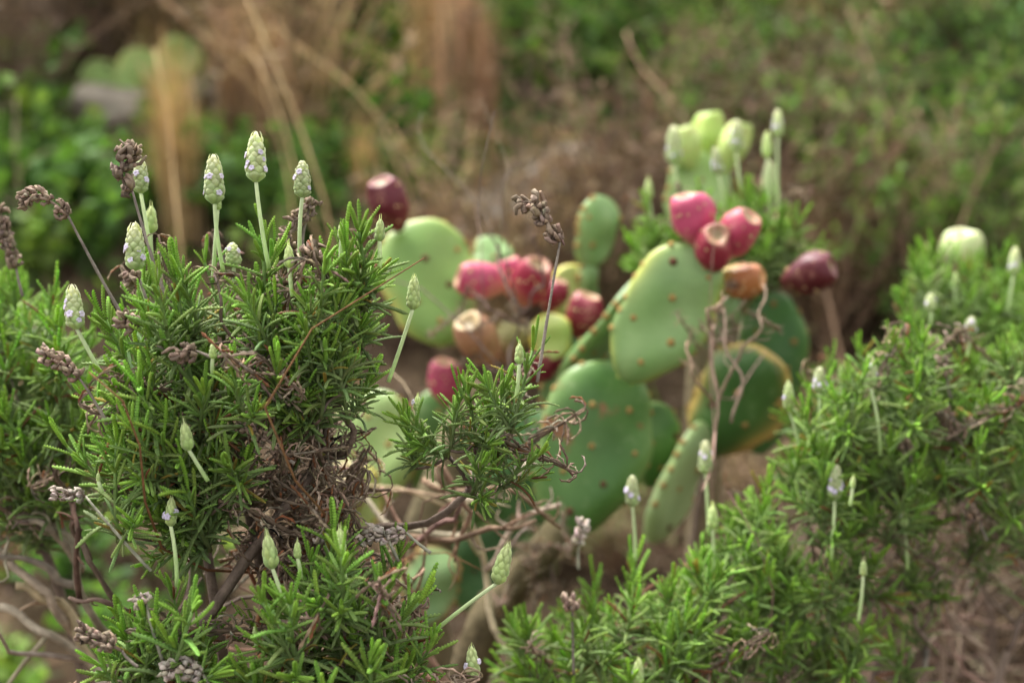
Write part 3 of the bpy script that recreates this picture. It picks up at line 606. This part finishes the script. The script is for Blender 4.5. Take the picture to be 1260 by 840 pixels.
# ------------------------------------------------------------------ bare twigs
def twig_tree(mb, pts, r0, r1, col, forks=0, n=6, amp=.06, sub=.35):
    c = []
    for a, b in zip(pts[:-1], pts[1:]): c += list(curvy(a, b, 7, amp))[:-1]
    c.append(pts[-1]); c = np.array(c); tube(mb, c, np.linspace(r0, r1, len(c)), col, n, wob=.10)
    for _ in range(forks):
        i = rng.integers(len(c) // 5, len(c) - 1); L = np.linalg.norm(c[-1] - c[0]) * sub * rng.uniform(.4, 1)
        d = nrm(nrm(c[min(i + 1, len(c) - 1)] - c[i]) + rng.normal(size=3) * .7)
        rr = np.interp(i, [0, len(c)], [r0, r1]) * .6; tube(mb, curvy(c[i], c[i] + d * L, 7, .12), np.linspace(rr, rr * .4, 7), vary(col, .1), 5, wob=.1)
def bare_branch(chains, d, label, col, r0=.004, r1=.0015, forks=3, name='bare_branch', group='bare dead branches'):
    g0 = P(*chains[0][0], d); g0 = A3(g0[0], g0[1], float(H(g0[0], g0[1])))
    root = root_at(name, g0, label, 'dead branch', group)
    for i, ch in enumerate(chains):
        pts = [P(x, y, d + .02 * math.sin(j * 2.1 + i)) - g0 for j, (x, y) in enumerate(ch)]
        if i == 0: pts = [A3(0, 0, -.02)] + pts
        mb = MB(); twig_tree(mb, pts, r0 * (1 if i == 0 else .8), r1, vary(col, .08), forks); link('twig', mb.mesh('twig', M_wood), root)
GREY = A3(.34, .27, .20); BRN = A3(.14, .095, .07)
bare_branch([[(160, 900), (120, 820), (60, 780), (0, 745)], [(120, 820), (75, 740), (20, 720)], [(95, 790), (60, 730), (-10, 660)]], 1.12, 'pale bare branch crossing the bottom left corner', GREY, .0050, .0030, 2)
bare_branch([[(170, 880), (130, 780), (95, 690), (60, 620)], [(95, 720), (40, 690), (-20, 680)], [(100, 700), (60, 650), (20, 640)]], 1.08, 'forked pale branch standing left of the small corner lavender', GREY * .8, .0045, .0022, 3)
bare_branch([[(200, 900), (180, 780), (110, 690), (85, 610)], [(110, 690), (90, 640), (70, 575)], [(180, 780), (130, 740), (85, 735)], [(98, 740), (97, 650), (85, 600)]], 1.0, 'dark thin branch under the left edge lavender', BRN * .8, .0030, .0014, 3)
bare_branch([[(640, 860), (600, 720), (560, 620), (520, 590)], [(600, 700), (640, 640), (690, 620)], [(560, 620), (620, 600), (655, 560)], [(575, 660), (490, 650), (430, 600)]], 1.22, 'curling pale branches between the middle lavender sprig and the cactus trunk', GREY, .0042, .0020, 4)
bare_branch([[(560, 880), (520, 740), (500, 660), (470, 600)], [(505, 670), (560, 640), (590, 560)], [(500, 660), (600, 650), (660, 640)], [(520, 590), (610, 600), (690, 650)], [(540, 570), (580, 630), (560, 690)]], 1.12, 'tangle of brown twigs below the middle lavender sprig', A3(.18, .12, .085), .0034, .0014, 5)
bare_branch([[(885, 880), (882, 640), (880, 530), (878, 400)], [(882, 500), (910, 440), (938, 400), (940, 350)], [(880, 500), (850, 460), (845, 420)], [(880, 430), (870, 380), (895, 365)], [(900, 520), (905, 450), (890, 380)]], 1.26, 'dead flower branch rising in front of the dark cupped pads', A3(.24, .17, .13), .0019, .0010, 6)
bare_branch([[(330, 860), (318, 760), (330, 660), (350, 560)], [(322, 740), (300, 680), (310, 600)], [(345, 860), (345, 720), (380, 620)]], 1.0, 'reddish brown stems inside the middle of the large lavender', A3(.20, .085, .045), .0022, .0016, 3)
bare_branch([[(640, 480), (632, 420), (640, 380), (615, 330), (612, 300)], [(640, 385), (670, 350), (655, 290)], [(640, 400), (600, 380), (585, 360)]], 1.36, 'dried flower head stems standing over the left cactus fruit', A3(.15, .10, .08), .0018, .0010, 6)
bare_branch([[(1180, 900), (1160, 800), (1200, 700), (1250, 640)], [(1165, 790), (1110, 740), (1080, 690)], [(1180, 740), (1230, 720), (1280, 700)]], 1.42, 'brown dead branch on the bank under the wide lavender', A3(.22, .16, .11), .0035, .0015, 9)
bare_branch([[(1240, 920), (1220, 820), (1160, 740), (1120, 690)], [(1215, 800), (1180, 780), (1120, 800)], [(1170, 750), (1175, 690), (1150, 640)]], 1.36, 'greyish dead branch slanting across the bare bank in the bottom right', A3(.27, .20, .145), .003, .0014, 9)
bare_branch([[(1120, 900), (1130, 820), (1180, 760), (1260, 770)], [(1140, 810), (1200, 830), (1270, 820)], [(1130, 830), (1090, 780), (1100, 720)]], 1.46, 'low dead branch lying along the bottom right corner', A3(.16, .11, .08), .003, .0013, 10)
# crumpled dead foliage caught under the orange fruit
TW = root_at('withered_sprig', P(890, 400, 1.30), 'withered brown sprig hanging under the orange fruit', 'dead sprig')
for i in range(7):
    link('withered_shoot', WI[i % 7], TW, mat=mat4(basis(nrm(rng.normal(size=3)), spin=i), (rng.normal() * .015, rng.normal() * .01, rng.normal() * .015), .55))
TW = root_at('withered_sprig', P(655, 690, 1.33), 'withered brown sprig caught on the leaning cactus trunk', 'dead sprig')
for i in range(9):
    t = rng.uniform(-1, 1); link('withered_shoot', WI[i % 7], TW, mat=mat4(basis(nrm(rng.normal(size=3)), spin=i), (t * .035 + rng.normal() * .01, rng.normal() * .012, t * .05 + rng.normal() * .01), .7))
TW = root_at('withered_sprig', P(600, 400, 1.42), 'withered brown sprig tangled between the left cactus fruits', 'dead sprig')
for i in range(6):
    link('withered_shoot', WI[(i + 3) % 7], TW, mat=mat4(basis(nrm(rng.normal(size=3)), spin=i), (rng.normal() * .025, rng.normal() * .01, rng.normal() * .02), .55))

# ------------------------------------------------------------------ the wild slope behind
def oval_leaf(mb, o, d, L, W, col):
    B = basis(d, spin=rng.uniform(0, 6.28)); s = np.linspace(0, 1, 6); w = W * np.sin(np.pi * s ** .8) ** .8 * .5
    z = s * L; y = -.25 * L * s ** 2
    V = np.concatenate([[(-w[i], y[i] - .2 * w[i], z[i]), (0, y[i], z[i]), (w[i], y[i] - .2 * w[i], z[i])] for i in range(6)]) @ B.T + o
    mb.add(V, grid_faces(6, 3, False), col)
def leafy_plant(seed, h, sp, n, L, W, col):
    global rng; keep = rng; rng = np.random.default_rng(seed); st = MB(); fo = MB()
    for i in range(max(5, n // 14)):
        e = A3(rng.normal() * sp, rng.normal() * sp, h * rng.uniform(.5, 1)); c = bez((rng.normal() * .02, rng.normal() * .02, 0), e * A3(.3, .3, .7), e, 7); tube(st, c, np.linspace(.004, .0015, 7), A3(.10, .14, .05), 4)
        for k in range(14):
            t = rng.uniform(.25, 1); o = c[int(t * 6)] + rng.normal(size=3) * .02
            d = nrm(A3(rng.normal(), rng.normal(), rng.uniform(-.1, .7))); oval_leaf(fo, o, d, L * rng.uniform(.6, 1.2), W * rng.uniform(.7, 1.2), vary(col, .25))
    rng = keep; return st, fo
def brush(seed, h, sp, n, col, leafc=None, nl=0):
    global rng; keep = rng; rng = np.random.default_rng(seed); st = MB(); fo = MB()
    for i in range(n):
        e = A3(rng.normal() * sp, rng.normal() * sp, h * rng.uniform(.5, 1.05)); c = bez((rng.normal() * .04, rng.normal() * .04, 0), e * A3(.4, .4, .6) + rng.normal(size=3) * .04, e, 7)
        cc = vary(col, .3); tube(st, c, np.linspace(.004, .001, 7), cc, 4)
        for k in range(7):
            j = rng.integers(2, 7); d = nrm(rng.normal(size=3) + A3(0, 0, .8)); q = c[j] + d * rng.uniform(.04, .13); tube(st, [c[j], (c[j] + q) / 2 + rng.normal(size=3) * .006, q], [.0016, .0012, .0006], vary(cc, .2), 3)
            for m in range(nl):
                o = c[j] + (q - c[j]) * rng.uniform(0, 1.1); leafd = nrm(rng.normal(size=3) + A3(0, 0, .6)); oval_leaf(fo, o, leafd, rng.uniform(.015, .04), rng.uniform(.004, .011), vary(leafc, .35))
    rng = keep; return st, fo
def tuft(seed, h, sp, n, col, w=.0022):
    global rng; keep = rng; rng = np.random.default_rng(seed); mb = MB()
    for i in range(n):
        a = rng.uniform(0, 6.28); l = rng.uniform(.1, 1) ** .7 * sp; e = A3(math.cos(a) * l, math.sin(a) * l, h * rng.uniform(.45, 1.)); b = A3(rng.normal() * .02, rng.normal() * .02, 0)
        c = bez(b, b + A3(e[0] * .15, e[1] * .15, e[2] * .8), e, 6); p = nrm(A3(-e[1], e[0], 0)); ww = w * np.array([1, 1.1, 1, .8, .5, .1])
        V = np.concatenate([[c[k] - p * ww[k], c[k] + A3(0, 0, .0) + nrm(e) * .0 + np.cross(p, (0, 0, 1)) * ww[k] * .5, c[k] + p * ww[k]] for k in range(6)])
        mb.add(V, grid_faces(6, 3, False), vary(col, .22))
    rng = keep; return mb
def stone(seed, sx, sy, sz, col):
    q = np.random.default_rng(seed); mb = MB(); nr, nc = 26, 34; t = np.linspace(.001, np.pi - .001, nr); a = np.linspace(0, 2 * np.pi, nc, endpoint=False); T, Aa = np.meshgrid(t, a, indexing='ij')
    D = np.stack([np.sin(T) * np.cos(Aa), np.sin(T) * np.sin(Aa), np.cos(T)], -1); r = 1.
    for f in (1.7, 3.1, 6.3, 12.): k = q.normal(size=(3, 3)) * f; r = r + .22 / f * np.sin(D @ k[0] + 1) * np.cos(D @ k[1]) * 1.6
    for _ in range(9):
        n = nrm(q.normal(size=3)); c = q.uniform(.62, .85); dd = (D @ n) * r; r = np.where(dd > c, r * c / np.maximum(dd, 1e-6), r)
    V = D * r[..., None] * A3(sx, sy, sz); C = np.asarray(col) * (1 + .15 * q.normal(size=(nr, nc, 1))).clip(.5, 1.5)
    mb.add(V.reshape(-1, 3), grid_faces(nr, nc), C.reshape(-1, 3)); return mb.mesh('rock', M_rock)

G1 = A3(.085, .175, .04); G2 = A3(.15, .245, .05); G3 = A3(.07, .14, .035); TAN = A3(.46, .32, .16); RTAN = A3(.34, .22, .14); DB = A3(.17, .115, .075)
def pair(a, n1, n2, m1, m2): return [(n1, a[0].mesh(n1, m1))] + ([(n2, a[1].mesh(n2, m2))] if a[1].V else [])
LP = [pair(leafy_plant(900 + i, .30, .11, 130, .055, .042, [G1, G2, G1 * .9][i % 3]), 'stem', 'foliage', M_stalk, M_far) for i in range(4)]
GB = [pair(brush(950 + i, .5, .17, 34, A3(.09, .10, .04), [G3 * 1.3, G1 * 1.2, G2][i % 3], 14), 'stem', 'foliage', M_wood, M_far) for i in range(3)]
BB = [pair(brush(970 + i, .55, .22, 46, [DB, RTAN * 1.0, DB * .7, TAN * .85][i % 4], [A3(.15, .10, .06), A3(.12, .14, .05), A3(.10, .07, .045), A3(.26, .18, .11)][i % 4], 3), 'stem', 'foliage', M_wood, M_dead) for i in range(4)]
GD = [pair(brush(960 + i, .5, .17, 34, [A3(.20, .15, .09), A3(.12, .10, .06), A3(.27, .20, .13)][i % 3], [A3(.105, .185, .045), A3(.085, .15, .05), A3(.13, .20, .06)][i % 3], 10), 'stem', 'foliage', M_wood, M_far) for i in range(3)]
TF = [[('blade', tuft(990 + i, .55, .16, 150, [TAN, RTAN, A3(.36, .26, .14)][i % 3]).mesh('blade', M_straw))] for i in range(4)]
TF.append([('blade', tuft(1200, .50, .07, 420, A3(.58, .40, .25), .0026).mesh('blade', M_straw))])
TF.append([('blade', tuft(1201, .45, .07, 260, A3(.44, .27, .16), .0024).mesh('blade', M_straw))])
def wild(name, tpl, p, label, cat, group, sc=1., rz=None, flat=1.):
    sc = sc * {'plant': .95, 'bush': .85, 'grass clump': .85}[cat] * min(1.15, (np.linalg.norm(np.asarray(p) - CAM) / 3.8) ** 1.0)
    root = root_at(name, p, label, cat, group); rz = rng.uniform(0, 6.28) if rz is None else rz
    m = Matrix.Rotation(rz, 4, 'Z') @ Matrix.Diagonal((sc, sc, sc * flat, 1))
    if len(tpl) == 1:
        bpy.data.objects.remove(root); o = link(name, tpl[0][1], None, mat=Matrix.Translation(Vector(p)) @ m); return tag(o, label, cat, group)
    for n, me in tpl: link(n, me, root, mat=m)
    return root

where = lambda px, py: ('%s %s' % ('lower' if py > 300 else 'middle' if py > 150 else 'upper', 'far left' if px < 120 else 'left' if px < 330 else 'centre left' if px < 560 else 'centre' if px < 760 else 'centre right' if px < 960 else 'right' if px < 1140 else 'far right'))
LEAFY = [(110, 320, 1., 'leafy plant low behind the left dried spike stalks'), (40, 340, 1., 'leafy plant low behind the left edge lavender'), (240, 240, .9, 'leafy plant under the golden grass on the left'), (300, 270, 1., 'leafy plant behind the tallest pale spike'), (30, 190, .9, 'leafy plant under the upper left brown grass'), (470, 80, .9, 'leafy weed left of the top of the tan curtain'), (440, 250, .9, 'leafy plant just left of the lone red fruit'), (60, 110, .8, 'leafy plant left of the far green pads'), (500, 190, .9, 'leafy plant above the lone red fruit'), (340, 330, .9, 'leafy plant low behind the large lavender top'),
    (20, 290, 1., 'low bright leafy plant at the left edge over the lavender'), (70, 250, 1., 'bright leafy plant left of the curled dried spike'), (130, 255, .9, 'leafy plant behind the dried spike on the left'), (60, 190, .9, 'leafy green weed below the pale rock'),
    (210, 190, .8, 'small leafy weed right of the pale rock'), (385, 250, 1., 'bright leafy plant between the tallest pale spikes and the red fruit'), (440, 190, .9, 'leafy plant left of the tan grass curtain'), (480, 130, 1., 'leafy plant high beside the tan grass curtain'), (420, 110, .7, 'small leafy weed among the golden stalks'),
    (530, 60, .9, 'yellowish leafy weed at the top beside the tan grass curtain'), (400, 320, .9, 'leafy plant low behind the two topmost buds'), (690, 110, .7, 'round-leaved weed high above the dark dried flower'), (655, 200, .6, 'small round-leaved weed right of the tan grass curtain'), (10, 240, .9, 'broad-leaved plant touching the left edge'),
    (180, 260, .8, 'leafy plant behind the leftmost upright spikes'), (640, 20, .7, 'leafy weed at the top edge right of the grass curtain'), (320, 200, .6, 'little weed between the golden stalks'), (90, 700, .9, 'green weed on the ground behind the bare twigs'), (150, 800, .9, 'green weed low behind the corner lavender'), (20, 860, 1., 'green weed in the bottom left corner'), (250, 700, .8, 'green weed behind the lower lavender spike'), (610, 640, .8, 'dark weed in the shade beside the cactus trunk'), (660, 700, .9, 'dark weed behind the cactus trunk foot'), (790, 620, .7, 'small weed between the dark front pad and the slanting pad')]
for i, (x, y, s, lab) in enumerate(LEAFY):
    p = ground_at(x, y + 20); wild('leafy_plant', LP[i % 4], p, lab, 'plant', 'leafy green weeds on the slope', s)
GREENB = [(750, 130, 1.0, 'bright green bush above the green-fruited cactus'), (810, 110, 1., 'green bush at the top just left of the right-hand scrub'), (700, 60, .9, 'feathery green bush at the top centre'), (880, 60, .9, 'green bush near the top above the unripe fruit'), (1000, 60, .8, 'green tuft of scrub at the top right of centre'), (950, 20, .8, 'green bush touching the top edge'),
    (1090, 190, .9, 'green scrub in the brown brush on the right'), (1200, 260, .9, 'green scrub right of the pale hidden fruit'), (1240, 120, .9, 'green scrub at the right edge'), (600, 215, .6, 'grey green bush under the tan grass curtain'), (600, 110, .8, 'dark green bush behind the tan grass curtain'), (520, 250, .6, 'green bush right of the red fruit'), (1080, 60, .8, 'dull green bush high on the right'), (350, 300, .8, 'green bush behind the tall spikes'), (940, 160, .7, 'dark green bush behind the unripe fruit'), (1170, 60, .8, 'dull green scrub near the top right corner')]
for i, (x, y, s, lab) in enumerate(GREENB):
    wild('green_bush', GB[i % 3], ground_at(x, y + 25), lab, 'bush', 'green bushes on the slope', s)
k = 0
for row, (py, xs) in enumerate([(10, range(-30, 1320, 95)), (70, range(20, 1320, 95)), (130, range(-20, 1320, 95)), (190, range(20, 1320, 95)), (250, range(-30, 1320, 95)), (320, range(440, 1320, 85)), (400, range(480, 1320, 90))]):
    for x in xs:
        if 500 < x < 635 and 60 < py < 330: continue
        y = py + random.uniform(-20, 20); xx = x + random.uniform(-25, 25); p = ground_at(xx, y + 20)
        if 540 < xx < 740 and 170 < y < 370 or 500 < xx < 630 and y > 30 and y < 260: continue
        if 60 < xx < 300 and 90 < y < 260: continue
        if xx < 560 and random.random() < .25: continue
        if any(abs(xx - a) < 55 and b - 10 < y < b + 60 for a, b, *_ in LEAFY + GREENB): continue
        near = 'bushes' ; q = ['brown twiggy', 'reddish brown', 'grey brown', 'dull brown'][k % 4]
        if xx > 560 and k % 5 in (0, 2, 3) and row < 5 or xx > 1050 and k % 2:
            lab = f'{["dull olive", "dusty green", "grey green"][k % 3]} scrub bush, {["topmost", "second", "third", "fourth", "fifth", "sixth", "lowest"][row]} row, ' + ('at the right edge' if xx > 1200 else f'about {round(xx / 12.6)} percent across')
            wild('scrub_bush', GD[k % 3], p, lab, 'bush', 'dull green scrub on the slope', random.uniform(1.0, 1.5)); k += 1; continue
        lab = f'{q} dry bush, {["topmost", "second", "third", "fourth", "fifth", "sixth", "lowest"][row]} row, ' + ('at the left edge' if xx < 60 else 'at the right edge' if xx > 1200 else f'about {round(xx / 12.6)} percent across')
        wild('dry_bush', BB[k % 4], p, lab, 'bush', 'dry brown bushes on the slope', random.uniform(.7, 1.35)); k += 1
GR = [(564, 215, 1.35, 4, 'tall tan grass clump hanging like a curtain at the top centre'), (590, 240, 1.25, 5, 'reddish dry grass clump behind the tan curtain'), (540, 180, 1.5, 2, 'thin dry grass left of the tan curtain'), (222, 300, 1.1, 0, 'golden dry grass rising left of the tallest pale spikes'), (215, 240, .7, 2, 'dry golden grass beside the pale rock'), (290, 190, .9, 1, 'reddish grass clump right of the pale rock'), (330, 230, 1., 1, 'brown grass behind the tallest pale spike'), (1020, 430, .8, 1, 'dry grass under the dark red fruit'), (1000, 380, .8, 2, 'dry grass between dark red fruit and wide lavender'), (450, 300, .7, 0, 'short dry grass beneath the red fruit'),
    (1140, 130, .9, 1, 'reddish dry grass high on the right'), (860, 20, .8, 2, 'dry grass at the top right of centre'), (20, 20, 1., 1, 'brown grass in the top left corner'), (260, 30, .9, 1, 'brown grass at the top by the golden stalks'), (10, 700, .8, 1, 'dry grass behind the bare twigs at the left edge'), (60, 620, .7, 2, 'dry grass under the left edge lavender')]
for i, (x, y, s, v, lab) in enumerate(GR):
    wild('grass_clump', TF[v], ground_at(x, y), lab, 'grass clump', 'dry grass clumps on the slope', s * 1.1)
for i, (x, y, sx, sy, sz, c, lab) in enumerate([(645, 235, .15, .13, .09, A3(.36, .31, .26), 'pale grey rock behind the dark hooked dried flower'), (605, 268, .13, .12, .06, A3(.33, .28, .23), 'grey rock above the smallest cactus pad'), (690, 205, .11, .10, .06, A3(.32, .27, .22), 'small grey rock above the curled dark flower'), (575, 300, .09, .08, .04, A3(.34, .28, .23), 'small flat rock next to the big round pad'), (660, 275, .06, .05, .03, A3(.25, .2, .16), 'brown stone below the pale grey rock'), (620, 222, .05, .05, .03, A3(.28, .22, .18), 'small brown stone topmost of the stony patch'),
    (265, 105, .11, .10, .05, A3(.27, .23, .19), 'grey rock right of the green far pads'), (140, 130, .17, .14, .08, A3(.30, .26, .21), 'pale rock below the far green pads in the upper left'), (1035, 115, .07, .07, .045, A3(.34, .28, .24), 'small pale rock in the brown brush upper right')]):
    p = ground_at(x, y); me = stone(40 + i, sx, sy, sz, c); tag(link('rock', me, None, mat=Matrix.Translation(Vector(p)) @ Matrix.Rotation(i * 1.3, 4, 'Z')), lab, 'rock', 'rocks on the slope')
# far pads
PF = root_at('prickly_pear', ground_at(150, 150), 'small far prickly pear cactus beside the pale rock in the upper left', 'cactus', 'prickly pear cacti')
for b, t, W in [((125, 160), (122, 72), .12), ((175, 150), (172, 58), .14), ((140, 110), (122, 80), .10), ((215, 110), (228, 45), .13), ((160, 180), (165, 90), .14)]:
    dd = np.linalg.norm(np.array(PF.location) - CAM) * .97; put_pad(PF, b, t, dd, dd, W, c0=A3(.2, .33, .08), c1=A3(.3, .4, .12), rim=A3(.4, .4, .12), rimamt=.7, spin=.4, areoles=False, T=.022)
# long stalks
for i, (a, b, d, r, lab) in enumerate([((400, 250), (300, -10), 2.3, .0042, 'long golden stalk slanting from the top edge towards the red fruit'), ((395, 300), (305, 60), 2.5, .0035, 'thin golden stalk parallel to the long slanting one'), ((470, 150), (340, 30), 2.9, .0035, 'pale stem bending right near the top'), ((360, 260), (322, 40), 2.7, .003, 'thin upright stalk behind the tallest pale spike'), ((220, 280), (190, 60), 2.4, .004, 'golden stalk rising left of the pale spikes'), ((1100, 160), (1045, 10), 2.9, .005, 'reddish bare stem at the top right of centre'), ((1160, 300), (1070, 120), 2.8, .004, 'slanting bare stem in the brown brush on the right'), ((860, 180), (770, 40), 2.9, .005, 'bare stem leaning above the green fruit'), ((1180, 330), (1230, 130), 2.7, .005, 'upright bare stem near the right edge'), ((1010, 330), (930, 220), 2.5, .005, 'bare stem slanting beside the dark red fruit')]):
    pa, pb = P(*a, d), P(*b, d + .15); dn = nrm(pa - pb); q = pa.copy(); n = 0
    while q[2] > H(q[0], q[1]) and n < 300: q = q + (dn * A3(.6, .6, 1) + A3(0, 0, -.5)) * .01; n += 1
    mb = MB(); tube(mb, np.vstack([bez(q, (q + pa) / 2, pa, 5)[:-1], curvy(pa, pb, 9, .03)]) - q, np.linspace(r, r * .5, 13) * .7, (TAN if i < 5 else RTAN) * (.9 if i < 5 else 1.0), 7, wob=.05)
    tag(link('dry_stalk', mb.mesh('dry_stalk', M_straw), None, Vector(q)), lab, 'stalk', 'long dry stalks on the slope')

BR = [(1010, 250, 880, 60, 2.6, 'over the upper right brush above the dark red fruit'), (1060, 330, 1000, 160, 2.4, 'between the dark red fruit and the wide lavender'), (790, 240, 700, 60, 2.7, 'left of the green-fruited pad'), (730, 200, 690, 20, 2.9, 'above the upright small pad'), (1130, 250, 1190, 60, 2.7, 'over the hidden cactus fruit'), (1240, 280, 1215, 100, 2.5, 'beside the right edge'),
    (950, 300, 1060, 120, 2.5, 'behind the lavender heads over the dark fruit'), (250, 200, 285, 20, 2.8, 'at the top between golden stalks and far pads'), (60, 330, 20, 120, 2.3, 'rising over the left edge lavender'), (560, 300, 545, 140, 2.4, 'pair member under the tan grass curtain'), (535, 290, 560, 150, 2.4, 'beside the lone red fruit')]
for i, (x0, y0, x1, y1, d, lab) in enumerate(BR):
    q = ground_at(x0, y0 + 30); e = P(x1, y1, np.linalg.norm(q - CAM) * .97); root = root_at('dead_stem', q, 'thin forked dead stem ' + lab.replace('pair member ', ''), 'dead stem', 'forked dead stems on the slope')
    mb = MB(); twig_tree(mb, [A3(0, 0, -.01), (e - q) * .5 + rng.normal(size=3) * .02, e - q], .0045, .0016, vary(A3(.30, .22, .155) if i % 3 else A3(.40, .30, .18), .15), 9, amp=.04, sub=.4)
    link('twig', mb.mesh('twig', M_wood), root)
for i, (x, y, lab) in enumerate([(620, 600, 'dry twiggy bush in the shade at the foot of the cactus trunk'), (700, 640, 'dry twiggy bush right of the cactus trunk'), (840, 640, 'dry twiggy bush under the slanting narrow pad'), (930, 600, 'dry twiggy bush under the yellow-rimmed cupped pad'), (900, 680, 'dry twiggy bush low between narrow pad and wide lavender'), (760, 660, 'dry twiggy bush below the dark front pad'), (540, 560, 'dry twiggy bush behind the middle lavender sprig'), (1020, 520, 'dry twiggy bush behind the wide lavender near the cupped pad')]):
    wild('dry_bush', BB[i % 4], ground_at(x, y + 40), lab, 'bush', 'dry bushes around the cactus', .75, flat=.7)
# ------------------------------------------------------------------ litter and low undergrowth, nobody could count it
mb = MB()
for i in range(24000):
    x = rng.uniform(-2.6, 2.6); y = 1.2 + 4.6 * rng.random() ** 1.2; o = A3(x, y, float(H(x, y)) + .006); d = nrm(A3(rng.normal(), rng.normal(), rng.uniform(0, .35)))
    if rng.random() < .45: oval_leaf(mb, o, d, rng.uniform(.012, .035), rng.uniform(.003, .012), vary([DEADL, RTAN * .8, A3(.22, .17, .12)][i % 3], .3))
    else: tube(mb, [o, o + d * rng.uniform(.02, .06), o + d * .09 + rng.normal(size=3) * .01], [.0012, .0011, .0007], vary(A3(.2, .15, .11), .3), 3)
for i in range(6000):
    x = .3 + .7 * rng.random(); y = 1.15 + 1.1 * rng.random(); o = A3(x, y, float(H(x, y)) + rng.uniform(0, .03)); d = nrm(A3(rng.normal(), rng.normal(), rng.uniform(-.1, .9))); c = vary([A3(.26, .19, .13), A3(.14, .1, .07), A3(.2, .14, .1)][i % 3], .3)
    tube(mb, [o, o + d * rng.uniform(.02, .04) + rng.normal(size=3) * .006, o + d * rng.uniform(.05, .11) + rng.normal(size=3) * .01], [.0012, .0010, .0005], c, 3)
tag(link('leaf_litter', mb.mesh('leaf_litter', M_dead)), 'dry fallen leaves and twigs covering the soil', kind='stuff')
mb = MB()
for i in range(9000):
    x = rng.uniform(-3.2, 3.2); y = 2.1 + 4.2 * rng.random()
    if noise2(x * 1.3 + 4, y * 1.6) < .05 + .1 * (x > .6): continue
    o = A3(x, y, float(H(x, y)) + rng.uniform(0, .07)); oval_leaf(mb, o, nrm(A3(rng.normal(), rng.normal(), rng.uniform(.1, 1.2))), rng.uniform(.02, .05), rng.uniform(.01, .03), vary([G1, G3, G2][i % 3] * .9, .3))
tag(link('undergrowth', mb.mesh('undergrowth', M_far)), 'low green undergrowth creeping over the slope', kind='stuff')

S = Shrub(1130, 1.30, 'loose low lavender sprigs on the brown bank in the bottom right')
S.clump((1140, 800), 1.26, [(1090, 640), (1180, 610), (1230, 640), (1180, 720), (1130, 800), (1090, 860)], 5, 1.16, 1.28, SH1, 5)
S.clump((1240, 800), 1.30, [(1210, 640), (1290, 620), (1290, 720), (1240, 700)], 3, 1.2, 1.3, SH1, 3)
flower_spike(S.root, (1112, 618), (1112, 648), (1116, 700), 1.18, 'ovoid', 1)
# ------------------------------------------------------------------ light: bright overcast
EL, AZ = 58, -35
w = bpy.data.worlds.new('World'); SC.world = w; w.use_nodes = True; nt = w.node_tree
sky = nt.nodes.new('ShaderNodeTexSky'); sky.sky_type = 'NISHITA'; sky.sun_disc = False; sky.sun_elevation = R(EL); sky.sun_rotation = R(AZ)
sky.air_density = 1.; sky.dust_density = 4.; sky.ozone_density = 1.
hs = nt.nodes.new('ShaderNodeHueSaturation'); hs.inputs['Saturation'].default_value = .04
nt.links.new(sky.outputs[0], hs.inputs['Color']); nt.links.new(hs.outputs[0], nt.nodes['Background'].inputs[0]); nt.nodes['Background'].inputs[1].default_value = .12
sun = bpy.data.objects.new('sun', bpy.data.lights.new('sun', 'SUN')); COL.objects.link(sun)
sun.data.energy = 1.5; sun.data.angle = R(14); sun.data.color = (1, .96, .9); sun.rotation_euler = (R(90 - EL), 0, R(-AZ - 180) * -1)
dv = Vector((math.sin(R(AZ)) * math.cos(R(EL)), math.cos(R(AZ)) * math.cos(R(EL)), math.sin(R(EL))))
sun.rotation_euler = dv.to_track_quat('Z', 'Y').to_euler()
vs = SC.view_settings; vs.view_transform = 'Standard'; vs.look = 'None'; vs.gamma = 1; vs.exposure = 2.1
SC.cycles.use_denoising = True; SC.cycles.max_bounces = 6; SC.cycles.transmission_bounces = 4
